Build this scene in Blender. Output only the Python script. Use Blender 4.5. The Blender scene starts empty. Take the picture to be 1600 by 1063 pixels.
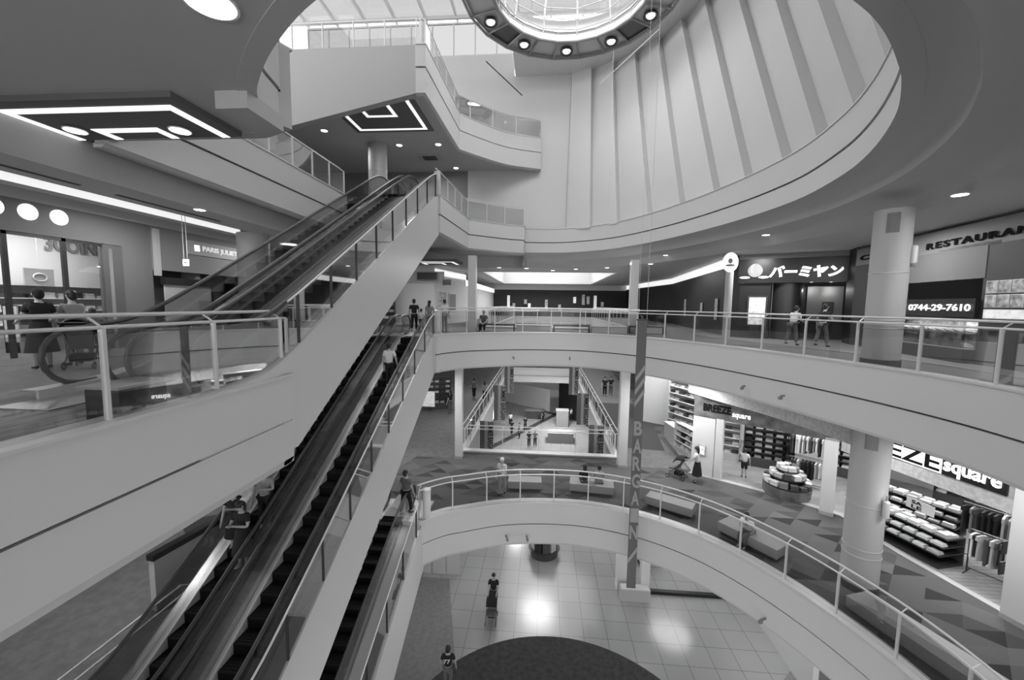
import bpy, bmesh, math, random
from mathutils import Vector, Matrix
from mathutils.geometry import tessellate_polygon
random.seed(7)
SC = bpy.context.scene
COL = SC.collection

# ------------------------------------------------------------------ camera
cam = bpy.data.cameras.new('camera')
cam.sensor_width = 36.0
cam.lens = 622.0 / 1600.0 * 36.0
cam.clip_start = 0.05
cam.clip_end = 400
camo = bpy.data.objects.new('camera', cam)
COL.objects.link(camo)
camo.matrix_world = Matrix(((0.99670751, -0.02119285, 0.07826238, 0.0),
                            (0.0798229, 0.08709454, -0.9929969, 0.0),
                            (0.01422821, 0.9959746, 0.08849946, 1.5),
                            (0, 0, 0, 1)))
SC.camera = camo
# ------------------------------------------------------------------ world, sun, exposure
W = bpy.data.worlds.new('world')
SC.world = W
W.use_nodes = True
bg = W.node_tree.nodes['Background']
bg.inputs[0].default_value = (1, 1, 1, 1)
bg.inputs[1].default_value = 2.1
SC.view_settings.view_transform = 'Standard'
SC.view_settings.look = 'None'
SC.view_settings.gamma = 1
SC.view_settings.exposure = 0.3
SC.view_settings.use_curve_mapping = False


def lamp(name, kind, loc, energy, size=0.5, rot=(0, 0, 0), size_y=None, angle=None):
    l = bpy.data.lights.new(name, kind)
    l.energy = energy
    if kind == 'AREA':
        l.shape = 'DISK' if size_y is None else 'RECTANGLE'
        l.size = size
        if size_y:
            l.size_y = size_y
    if kind == 'POINT':
        l.shadow_soft_size = size
    if kind == 'SUN':
        l.angle = angle or 0.03
    o = bpy.data.objects.new(name, l)
    o.location = loc
    o.rotation_euler = rot
    COL.objects.link(o)
    return o


lamp('sun', 'SUN', (-6, 6, 40), 0.35, rot=(math.radians(38), math.radians(-14), 0), angle=0.06)
# daylight under the glass roof of the atrium
lamp('lantern_daylight', 'AREA', (0.95, 19.5, 17.4), 950, size=8)
lamp('glass_roof_daylight', 'AREA', (-9, 11, 19.3), 500, size=9, size_y=9)
# ceiling luminaires of the storeys (the galleries' own lamps), followed by added fill lamps
KL3, KL2, KL1 = 105, 78, 24
for (x, y) in ((-11.2, 5.5), (-11.2, 11), (-11.2, 17), (-7, 23), (-1, 23.5), (5, 24), (9.8, 19.0), (10.8, 14), (10.6, 9), (0, 29), (-9, 29), (8.5, 29)):
    lamp('gallery_lamp_upper', 'AREA', (x, y, 4.0), KL3, size=0.7)
for (x, y) in ((-10.5, 8), (-10.5, 13), (-9, 19), (-5.5, 18), (-6, 25), (0, 17.5), (5.6, 18.5), (6.3, 17.4), (9.9, 13.6), (10.4, 9.5), (6.5, 25), (-6, 33), (6.5, 33)):
    lamp('gallery_lamp_lower', 'AREA', (x, y, -1.9), KL2, size=0.7)
for (x, y) in ((-6.5, 16.5), (-3, 18.5), (1, 19), (5.5, 18), (9.5, 15), (10, 10), (6, 23)):
    lamp('gallery_lamp_ground', 'AREA', (x, y, -8.3), KL1 * (2.4 if x > 8 else 1), size=0.7)
lamp('far_bulkhead_fill', 'AREA', (0, 43, 8.5), 700, size=4)  # lamp added in mid-air to brighten the far bulkhead
for (x, y) in ((-2, 33), (2, 42), (-3, 50), (3, 58)):
    lamp('far_opening_fill', 'AREA', (x, y, -7.0), 620, size=0.9)  # lamps added to brighten the floor seen through the far opening
for (x, y) in ((-7.5, 19.5), (-11, 22), (-7.5, 25)):
    lamp('top_corridor_fill', 'AREA', (x, y, 10.0), 60, size=0.6)  # lamps added to lift the dark corridor under the highest platform

# ------------------------------------------------------------------ helpers
def lin(v):
    v /= 255.0
    return v / 12.92 if v <= 0.04045 else ((v + 0.055) / 1.055) ** 2.4


MATS = {}


def mat(name, g, rough=0.6, metal=0.0, emit=0.0, noise=0.0, nscale=8.0, spec=0.5, bump=0.0):
    """g = linear grey albedo"""
    if name in MATS:
        return MATS[name]
    m = bpy.data.materials.new(name)
    m.use_nodes = True
    nt = m.node_tree
    b = nt.nodes['Principled BSDF']
    b.inputs['Base Color'].default_value = (g, g, g, 1)
    b.inputs['Roughness'].default_value = rough
    b.inputs['Metallic'].default_value = metal
    b.inputs['Specular IOR Level'].default_value = spec
    if emit:
        b.inputs['Emission Color'].default_value = (1, 1, 1, 1)
        b.inputs['Emission Strength'].default_value = emit
    if noise or bump:
        tc = nt.nodes.new('ShaderNodeTexCoord')
        n = nt.nodes.new('ShaderNodeTexNoise')
        n.inputs['Scale'].default_value = nscale
        n.inputs['Detail'].default_value = 4
        nt.links.new(tc.outputs['Object'], n.inputs['Vector'])
        if noise:
            r = nt.nodes.new('ShaderNodeMapRange')
            r.inputs['From Min'].default_value = 0.3
            r.inputs['From Max'].default_value = 0.7
            r.inputs['To Min'].default_value = g * (1 - noise)
            r.inputs['To Max'].default_value = g * (1 + noise)
            nt.links.new(n.outputs['Fac'], r.inputs['Value'])
            nt.links.new(r.outputs['Result'], b.inputs['Base Color'])
        if bump:
            bp = nt.nodes.new('ShaderNodeBump')
            bp.inputs['Strength'].default_value = bump
            nt.links.new(n.outputs['Fac'], bp.inputs['Height'])
            nt.links.new(bp.outputs['Normal'], b.inputs['Normal'])
    MATS[name] = m
    return m


def glassmat(name, refl=0.5, tint=0.93, rough=0.02):
    m = bpy.data.materials.new(name)
    m.use_nodes = True
    nt = m.node_tree
    nt.nodes.clear()
    out = nt.nodes.new('ShaderNodeOutputMaterial')
    mix = nt.nodes.new('ShaderNodeMixShader')
    tr = nt.nodes.new('ShaderNodeBsdfTransparent')
    gl = nt.nodes.new('ShaderNodeBsdfGlossy')
    lw = nt.nodes.new('ShaderNodeFresnel')
    lw.inputs['IOR'].default_value = 1.45
    mu = nt.nodes.new('ShaderNodeMath')
    mu.operation = 'MULTIPLY'
    mu.inputs[1].default_value = refl
    tr.inputs[0].default_value = (tint, tint, tint, 1)
    gl.inputs['Roughness'].default_value = rough
    nt.links.new(lw.outputs[0], mu.inputs[0])
    nt.links.new(mu.outputs[0], mix.inputs[0])
    nt.links.new(tr.outputs[0], mix.inputs[1])
    nt.links.new(gl.outputs[0], mix.inputs[2])
    nt.links.new(mix.outputs[0], out.inputs[0])
    MATS[name] = m
    return m


M_WHITE = mat('white_paint', 0.62, 0.45)
M_CLAD = mat('white_cladding', 0.60, 0.35)
M_CEIL = mat('ceiling_paint', 0.5, 0.8)
M_CEILD = mat('ceiling_coffer_dark', 0.14, 0.7)
M_GAP = mat('shadow_gap', 0.08, 0.9)
M_STEEL = mat('brushed_steel', 0.62, 0.28, 0.9)
M_SATIN = mat('satin_aluminium', 0.62, 0.38, 0.6)
M_PALE = mat('pale_metal', 0.66, 0.4, 0.25)
M_DARKM = mat('dark_metal', 0.05, 0.4, 0.5)
M_BLACK = mat('black_panel', 0.012, 0.35)
M_RUB = mat('black_rubber', 0.06, 0.4)
M_DECK = mat('escalator_deck', 0.55, 0.33, 0.45)
M_SKIRT = mat('escalator_skirt', 0.68, 0.35, 0.25)
M_STEP = mat('escalator_tread', 0.014, 0.6, spec=0.2)
M_RISER = mat('escalator_riser', 0.006, 0.6, spec=0.15)
M_INK = mat('black_lettering', 0.01, 0.95, spec=0.1)
M_GREY = mat('grey_paint', 0.22, 0.6)
M_LGREY = mat('light_grey_paint', 0.42, 0.6)
M_LAMP = mat('lamp_diffuser', 0.9, 0.5, emit=3.0)
M_COVE = mat('cove_diffuser', 0.9, 0.5, emit=0.62)
M_STRIP = mat('strip_diffuser', 0.9, 0.5, emit=0.75)
M_SIGNL = mat('sign_face_lit', 0.9, 0.5, emit=0.55)
M_LETL = mat('letter_lit', 0.9, 0.5, emit=0.95)
M_WOOD = mat('grey_wood_board', 0.12, 0.6, noise=0.45, nscale=3.0)
M_STONE = mat('rough_stone_band', 0.5, 0.9, noise=0.18, nscale=9.0, bump=0.6)
M_SKIN = mat('skin', 0.36, 0.55)
M_HAIR = mat('dark_hair', 0.015, 0.5)
M_CLB = mat('black_cloth', 0.012, 0.9)
M_CLG = mat('grey_cloth', 0.12, 0.9)
M_CLM = mat('mid_grey_cloth', 0.28, 0.9)
M_CLW = mat('white_cloth', 0.66, 0.9)
M_EYE = mat('eye_dark', 0.01, 0.3)
M_LIP = mat('lip', 0.16, 0.5)
M_GLASS = glassmat('railing_glass', 0.55, 0.86)
M_SHOPG = glassmat('shop_glass', 0.6, 0.92)
M_ROOFG = glassmat('roof_glass', 0.2, 0.54)


def floor_mat(name, kind):
    m = bpy.data.materials.new(name)
    m.use_nodes = True
    nt = m.node_tree
    b = nt.nodes['Principled BSDF']
    tc = nt.nodes.new('ShaderNodeTexCoord')
    L = nt.links.new

    def math_(op, a, bb=None, c=None):
        n = nt.nodes.new('ShaderNodeMath')
        n.operation = op
        for i, v in enumerate((a, bb, c)):
            if v is None:
                continue
            if isinstance(v, (int, float)):
                n.inputs[i].default_value = v
            else:
                L(v, n.inputs[i])
        return n.outputs[0]
    if kind == 'tile':
        br = nt.nodes.new('ShaderNodeTexBrick')
        br.offset = 0.0
        br.inputs['Color1'].default_value = (0.36,) * 3 + (1,)
        br.inputs['Color2'].default_value = (0.335,) * 3 + (1,)
        br.inputs['Mortar'].default_value = (0.17,) * 3 + (1,)
        br.inputs['Scale'].default_value = 1.0
        br.inputs['Mortar Size'].default_value = 0.012
        br.inputs['Brick Width'].default_value = 1.0
        br.inputs['Row Height'].default_value = 1.0
        L(tc.outputs['Object'], br.inputs['Vector'])
        L(br.outputs['Color'], b.inputs['Base Color'])
        b.inputs['Roughness'].default_value = 0.16
        b.inputs['Specular IOR Level'].default_value = 0.6
    elif kind == 'triangles':
        sep = nt.nodes.new('ShaderNodeSeparateXYZ')
        L(tc.outputs['Object'], sep.inputs[0])
        x = math_('MULTIPLY', sep.outputs[0], 1 / 0.95)
        y = math_('MULTIPLY', sep.outputs[1], 1 / 0.5)
        u = math_('ADD', x, math_('MULTIPLY', y, -0.5))
        fu = math_('FRACT', u)
        fv = math_('FRACT', y)
        tri = math_('GREATER_THAN', math_('ADD', fu, fv), 1.0)
        cmb = nt.nodes.new('ShaderNodeCombineXYZ')
        L(math_('FLOOR', u), cmb.inputs[0])
        L(math_('FLOOR', y), cmb.inputs[1])
        L(tri, cmb.inputs[2])
        wn = nt.nodes.new('ShaderNodeTexWhiteNoise')
        wn.noise_dimensions = '3D'
        L(cmb.outputs[0], wn.inputs['Vector'])
        rp = nt.nodes.new('ShaderNodeValToRGB')
        rp.color_ramp.interpolation = 'CONSTANT'
        e = rp.color_ramp.elements
        e[0].position = 0
        e[0].color = (0.022,) * 3 + (1,)
        e[1].position = 0.06
        e[1].color = (0.04,) * 3 + (1,)
        for p, c in ((0.12, 0.058), (0.24, 0.088), (0.8, 0.096), (0.95, 0.115)):
            k = e.new(p)
            k.color = (c, c, c, 1)
        L(wn.outputs['Value'], rp.inputs[0])
        ns = nt.nodes.new('ShaderNodeTexNoise')
        ns.inputs['Scale'].default_value = 60
        L(tc.outputs['Object'], ns.inputs['Vector'])
        mr = nt.nodes.new('ShaderNodeMapRange')
        mr.inputs['To Min'].default_value = 0.75
        mr.inputs['To Max'].default_value = 1.25
        L(ns.outputs['Fac'], mr.inputs['Value'])
        mx = nt.nodes.new('ShaderNodeMix')
        mx.data_type = 'RGBA'
        mx.blend_type = 'MULTIPLY'
        mx.inputs[0].default_value = 1
        L(rp.outputs[0], mx.inputs[6])
        L(mr.outputs[0], mx.inputs[7])
        L(mx.outputs[2], b.inputs['Base Color'])
        b.inputs['Roughness'].default_value = 0.95
    elif kind == 'planks':
        br = nt.nodes.new('ShaderNodeTexBrick')
        for k, v in (('Color1', .30), ('Color2', .24), ('Mortar', .1)):
            br.inputs[k].default_value = (v, v, v, 1)
        br.inputs['Scale'].default_value = 1
        br.inputs['Mortar Size'].default_value = 0.01
        br.inputs['Brick Width'].default_value = 1.6
        br.inputs['Row Height'].default_value = 0.16
        L(tc.outputs['Object'], br.inputs['Vector'])
        L(br.outputs['Color'], b.inputs['Base Color'])
        b.inputs['Roughness'].default_value = 0.4
    else:   # streaky carpet
        mp = nt.nodes.new('ShaderNodeMapping')
        mp.inputs['Scale'].default_value = (2.2, 0.5, 1) if kind == 'carpet' else (1, 1, 1)
        ns = nt.nodes.new('ShaderNodeTexNoise')
        ns.inputs['Scale'].default_value = 2.2 if kind == 'carpet' else 5
        ns.inputs['Detail'].default_value = 6
        L(tc.outputs['Object'], mp.inputs[0])
        L(mp.outputs[0], ns.inputs['Vector'])
        mr = nt.nodes.new('ShaderNodeMapRange')
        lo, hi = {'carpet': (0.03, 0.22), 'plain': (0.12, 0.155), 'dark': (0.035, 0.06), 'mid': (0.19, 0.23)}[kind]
        mr.inputs['From Min'].default_value = 0.35
        mr.inputs['From Max'].default_value = 0.65
        mr.inputs['To Min'].default_value = lo
        mr.inputs['To Max'].default_value = hi
        L(ns.outputs['Fac'], mr.inputs['Value'])
        L(mr.outputs[0], b.inputs['Base Color'])
        b.inputs['Roughness'].default_value = 0.9 if kind != 'carpet' else 0.55
    MATS[name] = m
    return m


M_TILE = floor_mat('white_floor_tile', 'tile')
M_TRI = floor_mat('triangle_carpet', 'triangles')
M_CARPET = floor_mat('streaked_floor', 'carpet')
M_PLAIN = floor_mat('plain_grey_carpet', 'plain')
M_DARKC = floor_mat('dark_round_carpet', 'dark')
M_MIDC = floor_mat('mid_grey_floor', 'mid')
M_PLANK = floor_mat('plank_floor', 'planks')


def cdt(loops):
    from mathutils.geometry import delaunay_2d_cdt
    vs = [Vector(p[:2]) for l in loops for p in l]
    ed, k = [], 0
    for l in loops:
        ed += [(k + i, k + (i + 1) % len(l)) for i in range(len(l))]
        k += len(l)
    ov, oe, of, ovi, _, _ = delaunay_2d_cdt(vs, ed, [], 0, 1e-5)
    out = []
    for t in of:
        c = sum((ov[i] for i in t), Vector((0, 0))) / 3
        ins = False
        for l in loops:
            n = len(l)
            for i in range(n):
                a, b = l[i], l[(i + 1) % n]
                if (a[1] > c.y) != (b[1] > c.y) and c.x < (b[0] - a[0]) * (c.y - a[1]) / (b[1] - a[1]) + a[0]:
                    ins = not ins
        if ins and all(ovi[i] for i in t):
            out.append(tuple(ovi[i][0] for i in t))
    return out


class MB:
    def __init__(s):
        s.v, s.f, s.m = [], [], []

    def add(s, vs, fs, mi=0):
        n = len(s.v)
        s.v += [tuple(v) for v in vs]
        s.f += [tuple(i + n for i in f) for f in fs]
        s.m += [mi] * len(fs)
        return s

    def box(s, x0, x1, y0, y1, z0, z1, mi=0):
        return s.add([(x0, y0, z0), (x1, y0, z0), (x1, y1, z0), (x0, y1, z0), (x0, y0, z1), (x1, y0, z1), (x1, y1, z1), (x0, y1, z1)],
                     [(0, 3, 2, 1), (4, 5, 6, 7), (0, 1, 5, 4), (1, 2, 6, 5), (2, 3, 7, 6), (3, 0, 4, 7)], mi)

    def obox(s, c, u, hx, hy, z0, z1, mi=0):
        """box centred c(x,y), local x axis along unit u (2d), half sizes hx,hy"""
        u = Vector(u[:2]).normalized()
        w = Vector((-u.y, u.x))
        c = Vector(c[:2])
        q = [c - u * hx - w * hy, c + u * hx - w * hy, c + u * hx + w * hy, c - u * hx + w * hy]
        return s.add([(p.x, p.y, z0) for p in q] + [(p.x, p.y, z1) for p in q],
                     [(0, 3, 2, 1), (4, 5, 6, 7), (0, 1, 5, 4), (1, 2, 6, 5), (2, 3, 7, 6), (3, 0, 4, 7)], mi)

    def slab(s, loops, z0, z1, mi_top=0, mi_side=0, mi_bot=0):
        flat = [p for l in loops for p in l]
        tris = cdt(loops)
        n = len(flat)
        vs = [(p[0], p[1], z0) for p in flat] + [(p[0], p[1], z1) for p in flat]
        up, dn = [], []
        for t in tris:
            a, b, c = [Vector(flat[i][:2]) for i in t]
            if (b - a).cross(c - a) < 0:
                t = (t[0], t[2], t[1])
            up.append(tuple(i + n for i in t))
            dn.append((t[0], t[2], t[1]))
        s.add(vs, up, mi_top)
        base = len(s.v) - 2 * n
        s.f += [tuple(i + base for i in f) for f in dn]
        s.m += [mi_bot] * len(dn)
        k = 0
        for l in loops:
            m = len(l)
            for i in range(m):
                a, b = k + i, k + (i + 1) % m
                s.f.append((base + a, base + b, base + b + n, base + a + n))
                s.m.append(mi_side)
            k += m
        return s

    def extr(s, poly, mapf, d0, d1, mi=0):
        """prism of a 2d polygon, mapf(p, d) -> 3d"""
        n = len(poly)
        tris = tessellate_polygon([[Vector((p[0], p[1], 0)) for p in poly]])
        s.add([mapf(p, d0) for p in poly] + [mapf(p, d1) for p in poly],
              [tuple(t) for t in tris] + [tuple(i + n for i in reversed(t)) for t in tris] +
              [(i, (i + 1) % n, (i + 1) % n + n, i + n) for i in range(n)], mi)
        return s

    def tube(s, pts, r, n=8, mi=0, closed=False, caps=True):
        pts = [Vector(p) for p in pts]
        N = len(pts)
        rings = []
        prev = None
        for i, p in enumerate(pts):
            a = pts[i - 1] if i > 0 else (pts[-1] if closed else p)
            b = pts[(i + 1) % N] if (i < N - 1 or closed) else p
            t = (b - a).normalized()
            if prev is None:
                h = Vector((0, 0, 1)) if abs(t.z) < 0.9 else Vector((1, 0, 0))
                u = t.cross(h).normalized()
            else:
                u = (prev - t * prev.dot(t)).normalized()
            prev = u
            w = t.cross(u)
            rr = r[i] if isinstance(r, (list, tuple)) else r
            rings.append([p + (u * math.cos(2 * math.pi * k / n) + w * math.sin(2 * math.pi * k / n)) * rr for k in range(n)])
        vs = [v for rg in rings for v in rg]
        fs = []
        for i in range(N if closed else N - 1):
            j = (i + 1) % N
            for k in range(n):
                fs.append((i * n + k, i * n + (k + 1) % n, j * n + (k + 1) % n, j * n + k))
        if not closed and caps:
            fs.append(tuple(range(n - 1, -1, -1)))
            fs.append(tuple((N - 1) * n + k for k in range(n)))
        return s.add(vs, fs, mi)

    def lathe(s, c, prof, n=32, mi=0, sx=1, sy=1):
        """prof list of (r,z)"""
        vs = []
        for r, z in prof:
            for k in range(n):
                a = 2 * math.pi * k / n
                vs.append((c[0] + r * sx * math.cos(a), c[1] + r * sy * math.sin(a), c[2] + z))
        fs = []
        for i in range(len(prof) - 1):
            for k in range(n):
                fs.append((i * n + k, i * n + (k + 1) % n, (i + 1) * n + (k + 1) % n, (i + 1) * n + k))
        fs.append(tuple(range(n - 1, -1, -1)))
        fs.append(tuple((len(prof) - 1) * n + k for k in range(n)))
        return s.add(vs, fs, mi)

    def ell(s, c, r, n=10, mi=0):
        pr = [(math.sin(math.pi * i / 8) * 1.0 + (1e-4), -math.cos(math.pi * i / 8)) for i in range(9)]
        vs = []
        for a_, z in pr:
            for k in range(n):
                a = 2 * math.pi * k / n
                vs.append((c[0] + r[0] * a_ * math.cos(a), c[1] + r[1] * a_ * math.sin(a), c[2] + r[2] * z))
        fs = []
        for i in range(8):
            for k in range(n):
                fs.append((i * n + k, i * n + (k + 1) % n, (i + 1) * n + (k + 1) % n, (i + 1) * n + k))
        return s.add(vs, fs, mi)

    def sweep(s, path, prof, mi=0, closed_prof=True, zf=None, closed=False):
        """path 2d polyline, prof list of (offset,z[,mi]); offset to the LEFT of the path"""
        nr = normals(path, closed)
        K = len(prof)
        vs = []
        for i, p in enumerate(path):
            dz = zf[i] if zf else 0
            for o in prof:
                vs.append((p[0] + nr[i][0] * o[0], p[1] + nr[i][1] * o[0], o[1] + dz))
        N = len(path)
        base = len(s.v)
        s.v += vs
        for i in range(N if closed else N - 1):
            j = (i + 1) % N
            for k in range(K if closed_prof else K - 1):
                k2 = (k + 1) % K
                s.f.append((base + i * K + k, base + j * K + k, base + j * K + k2, base + i * K + k2))
                s.m.append(prof[k][2] if len(prof[k]) > 2 else mi)
        if closed_prof and not closed:
            s.f.append(tuple(base + k for k in range(K)))
            s.m.append(mi)
            s.f.append(tuple(base + (N - 1) * K + k for k in reversed(range(K))))
            s.m.append(mi)
        return s

    def build(s, name, mats, parent=None, smooth=False, loc=None):
        me = bpy.data.meshes.new(name)
        vs = s.v
        if loc is not None:
            vs = [(v[0] - loc[0], v[1] - loc[1], v[2] - loc[2]) for v in vs]
        me.from_pydata(vs, [], s.f)
        if not isinstance(mats, (list, tuple)):
            mats = [mats]
        for m in mats:
            me.materials.append(m)
        me.polygons.foreach_set('material_index', s.m)
        if smooth:
            me.polygons.foreach_set('use_smooth', [True] * len(me.polygons))
            try:
                me.set_sharp_from_angle(angle=math.radians(smooth if smooth is not True else 40))
            except Exception:
                pass
        me.update()
        o = bpy.data.objects.new(name, me)
        COL.objects.link(o)
        if parent is not None:
            o.parent = parent
            if loc is None and parent.type == 'EMPTY':
                o.matrix_parent_inverse = parent.matrix_basis.inverted()
        if loc is not None:
            o.location = loc
        return o


def normals(path, closed=False):
    P = [Vector(p[:2]) for p in path]
    N = len(P)
    out = []
    for i in range(N):
        a = P[i - 1] if (i > 0 or closed) else None
        b = P[(i + 1) % N] if (i < N - 1 or closed) else None
        n1 = n2 = None
        if a is not None and (P[i] - a).length > 1e-6:
            t = (P[i] - a).normalized()
            n1 = Vector((-t.y, t.x))
        if b is not None and (b - P[i]).length > 1e-6:
            t = (b - P[i]).normalized()
            n2 = Vector((-t.y, t.x))
        if n1 is None:
            n1 = n2
        if n2 is None:
            n2 = n1
        m = (n1 + n2)
        if m.length < 1e-6:
            m = n1.copy()
        m.normalize()
        c = max(0.35, m.dot(n1))
        out.append(m / c)
    return out


def offs(path, d, closed=False):
    nr = normals(path, closed)
    return [(p[0] + n[0] * d, p[1] + n[1] * d) for p, n in zip(path, nr)]


def smooth(pts, n=8):
    """Catmull-Rom through 2d/3d points"""
    P = [Vector(p) for p in pts]
    out = []
    for i in range(len(P) - 1):
        p0 = P[i - 1] if i > 0 else P[0] * 2 - P[1]
        p1, p2 = P[i], P[i + 1]
        p3 = P[i + 2] if i + 2 < len(P) else P[-1] * 2 - P[-2]
        for k in range(n):
            t = k / n
            out.append(0.5 * ((2 * p1) + (p2 - p0) * t + (2 * p0 - 5 * p1 + 4 * p2 - p3) * t * t + (3 * p1 - p0 - 3 * p2 + p3) * t ** 3))
    out.append(P[-1])
    return [tuple(p) for p in out]


def resample(path, step):
    P = [Vector(p) for p in path]
    L = [0]
    for a, b in zip(P, P[1:]):
        L.append(L[-1] + (b - a).length)
    n = max(1, round(L[-1] / step))
    out = []
    j = 0
    for i in range(n + 1):
        t = L[-1] * i / n
        while j < len(P) - 2 and L[j + 1] < t:
            j += 1
        k = (t - L[j]) / max(1e-9, L[j + 1] - L[j])
        p = P[j].lerp(P[j + 1], min(1, k))
        d = (P[j + 1] - P[j]).normalized()
        out.append((p, d))
    return out


def tag(o, label=None, cat=None, group=None, kind=None):
    if label:
        o['label'] = label
    if cat:
        o['category'] = cat
    if group:
        o['group'] = group
    if kind:
        o['kind'] = kind
    return o


def thing(name, label, cat, loc=(0, 0, 0), rz=0, group=None):
    o = bpy.data.objects.new(name, None)
    o.empty_display_size = 0.2
    COL.objects.link(o)
    o.location = loc
    o.rotation_euler = (0, 0, rz)
    bpy.context.view_layer.update if False else None
    return tag(o, label, cat, group)


def struct(mb, name, mats, smooth=False):
    o = mb.build(name, mats, None, smooth)
    o['kind'] = 'structure'
    return o


def copy_tree(o, parent=None):
    c = o.copy()
    COL.objects.link(c)
    if parent is not None:
        c.parent = parent
    for ch in CHILD.get(o.name, []):
        copy_tree(ch, c)
    return c


CHILD = {}


def reg(root):
    """record children once, for the copy loops"""
    for o in list(COL.objects):
        if o.parent is not None:
            l = CHILD.setdefault(o.parent.name, [])
            if o not in l:
                l.append(o)


def kids(root, objs):
    CHILD[root.name] = objs


def text_mesh(s, bold=0.0, extrude=0.0, spacing=1.0):
    c = bpy.data.curves.new('lettering', 'FONT')
    c.body = s
    c.offset = bold
    c.extrude = extrude
    c.space_character = spacing
    c.resolution_u = 3
    o = bpy.data.objects.new('lettering', c)
    COL.objects.link(o)
    dg = bpy.context.evaluated_depsgraph_get()
    me = bpy.data.meshes.new_from_object(o.evaluated_get(dg))
    bpy.data.objects.remove(o)
    bpy.data.curves.remove(c)
    return me


def text(s, name, org, xv, height, m, parent=None, bold=0.03, depth=0.03, up=(0, 0, 1), shear=0.0, spacing=1.0):
    """letters fitted into the rectangle org, org+xv, height along up"""
    me = text_mesh(s, bold, 0.5, spacing)
    xs = [v.co.x for v in me.vertices]
    ys = [v.co.y for v in me.vertices]
    x0, x1, y0, y1 = min(xs), max(xs), min(ys), max(ys)
    xv = Vector(xv)
    up = Vector(up)
    n = xv.normalized().cross(up).normalized()
    org = Vector(org)
    for v in me.vertices:
        a = (v.co.x - x0) / (x1 - x0)
        b = (v.co.y - y0) / (y1 - y0)
        v.co = org + xv * (a + shear * b) + up * (b * height) + n * (v.co.z * depth * 2)
    me.materials.clear()
    me.materials.append(m)
    me.name = name
    me.update()
    o = bpy.data.objects.new(name, me)
    COL.objects.link(o)
    if parent is not None:
        o.parent = parent
        o.matrix_parent_inverse = parent.matrix_basis.inverted()
    return o


F1, F2, F3, F4, F5 = -12.6, -6.3, 0.0, 6.3, 12.0

# ------------------------------------------------------------------ outlines of the openings
# third storey opening (the storey the camera looks across)
C3 = smooth([(-4.6, 17.75), (-3.9, 18.7), (-2.8, 19.4), (-1.4, 20.0), (0.0, 20.25), (1.5, 20.25), (3.0, 19.7), (4.5, 18.45), (6.0, 16.3), (7.1, 13.9), (7.9, 11.6), (8.35, 9.6), (8.45, 7.8), (8.1, 5.6), (7.2, 3.2), (5.6, 1.0), (4.0, -0.6)], 6)
V3 = [(-4.85, -0.6), (-4.85, 7.25), (-7.97, 7.25), (-7.97, 17.4), (-4.72, 17.4)] + C3
C2 = smooth([(-4.15, 12.95), (-4.15, 13.25), (-3.5, 13.85), (-2.9, 14.15), (-1.5, 14.75), (0.0, 15.02), (1.7, 15.02), (3.3, 14.6), (4.5, 14.0), (5.6, 13.1), (6.6, 11.8), (7.4, 10.2), (7.9, 8.4), (7.9, 6.4), (7.2, 4.0), (5.6, 1.4), (4.0, -0.6)], 6)
V2 = [(-4.87, -0.6), (-4.87, 5.0), (-6.12, 5.0), (-6.12, 13.2), (-4.2, 13.2)] + C2[3:]
R4 = smooth([(-1.35, 26.2), (0.4, 26.35), (2.0, 25.9), (3.9, 24.5), (5.3, 22.4), (6.5, 19.7), (7.4, 16.6), (7.8, 13.6), (7.5, 11.2), (6.95, 9.5), (6.1, 7.85), (5.3, 6.75), (4.7, 6.1), (4.0, 5.45), (3.3, 4.95), (2.0, 4.2), (0.5, 3.75), (-1.0, 3.85), (-2.45, 4.5), (-3.35, 5.1), (-4.25, 5.9), (-4.9, 6.7), (-5.15, 7.6)], 5)
W4 = [(-4.8, 18.2), (-4.45, 23.3)] + smooth([(-4.45, 23.3), (-3.45, 24.1), (-2.4, 24.9), (-1.35, 25.4)], 4)[1:]
V4 = R4 + [(-5.9, 7.95), (-9.2, 7.95), (-9.2, 18.2)] + W4
OUT = [(-22, -7), (22, -7), (22, 62), (-22, 62)]
H2 = [(-3.95, 20.4), (3.7, 20.4), (3.7, 48), (-3.95, 48)]
H3 = [(-3.4, 25.2), (5.6, 25.2), (5.6, 49), (-3.4, 49)]
H4 = [(-5.0, 32), (5.6, 32), (5.6, 49.5), (-5.0, 49.5)]

# ------------------------------------------------------------------ ground storey floor
g = MB().box(-22, 22, -7, 72, F1 - 0.3, F1)
struct(g, 'floor', M_TILE)
import math as _m
def arc(cx, cy, r, n=64):
    return [(cx + r * _m.cos(2 * _m.pi * k / n), cy + r * _m.sin(2 * _m.pi * k / n)) for k in range(n)]
struct(MB().slab([arc(0.75, 10.2, 5.72, 96)], F1, F1 + 0.006), 'floor', M_DARKC)
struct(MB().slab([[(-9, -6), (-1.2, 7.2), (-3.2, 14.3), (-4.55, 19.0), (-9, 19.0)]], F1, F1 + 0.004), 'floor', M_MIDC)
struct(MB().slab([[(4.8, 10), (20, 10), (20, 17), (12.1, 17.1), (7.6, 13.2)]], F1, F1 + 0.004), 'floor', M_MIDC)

# ------------------------------------------------------------------ slabs
def slab(zf, hole, holes, top, zc, name='floor'):
    struct(MB().slab([OUT, hole] + holes, zf - 0.25, zf), name, top)

slab(F2, V2, [H2], M_TRI, 0)
slab(F3, V3, [H3], M_PLAIN, 0)
slab(F4, V4, [H4], M_PLAIN, 0)
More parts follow.
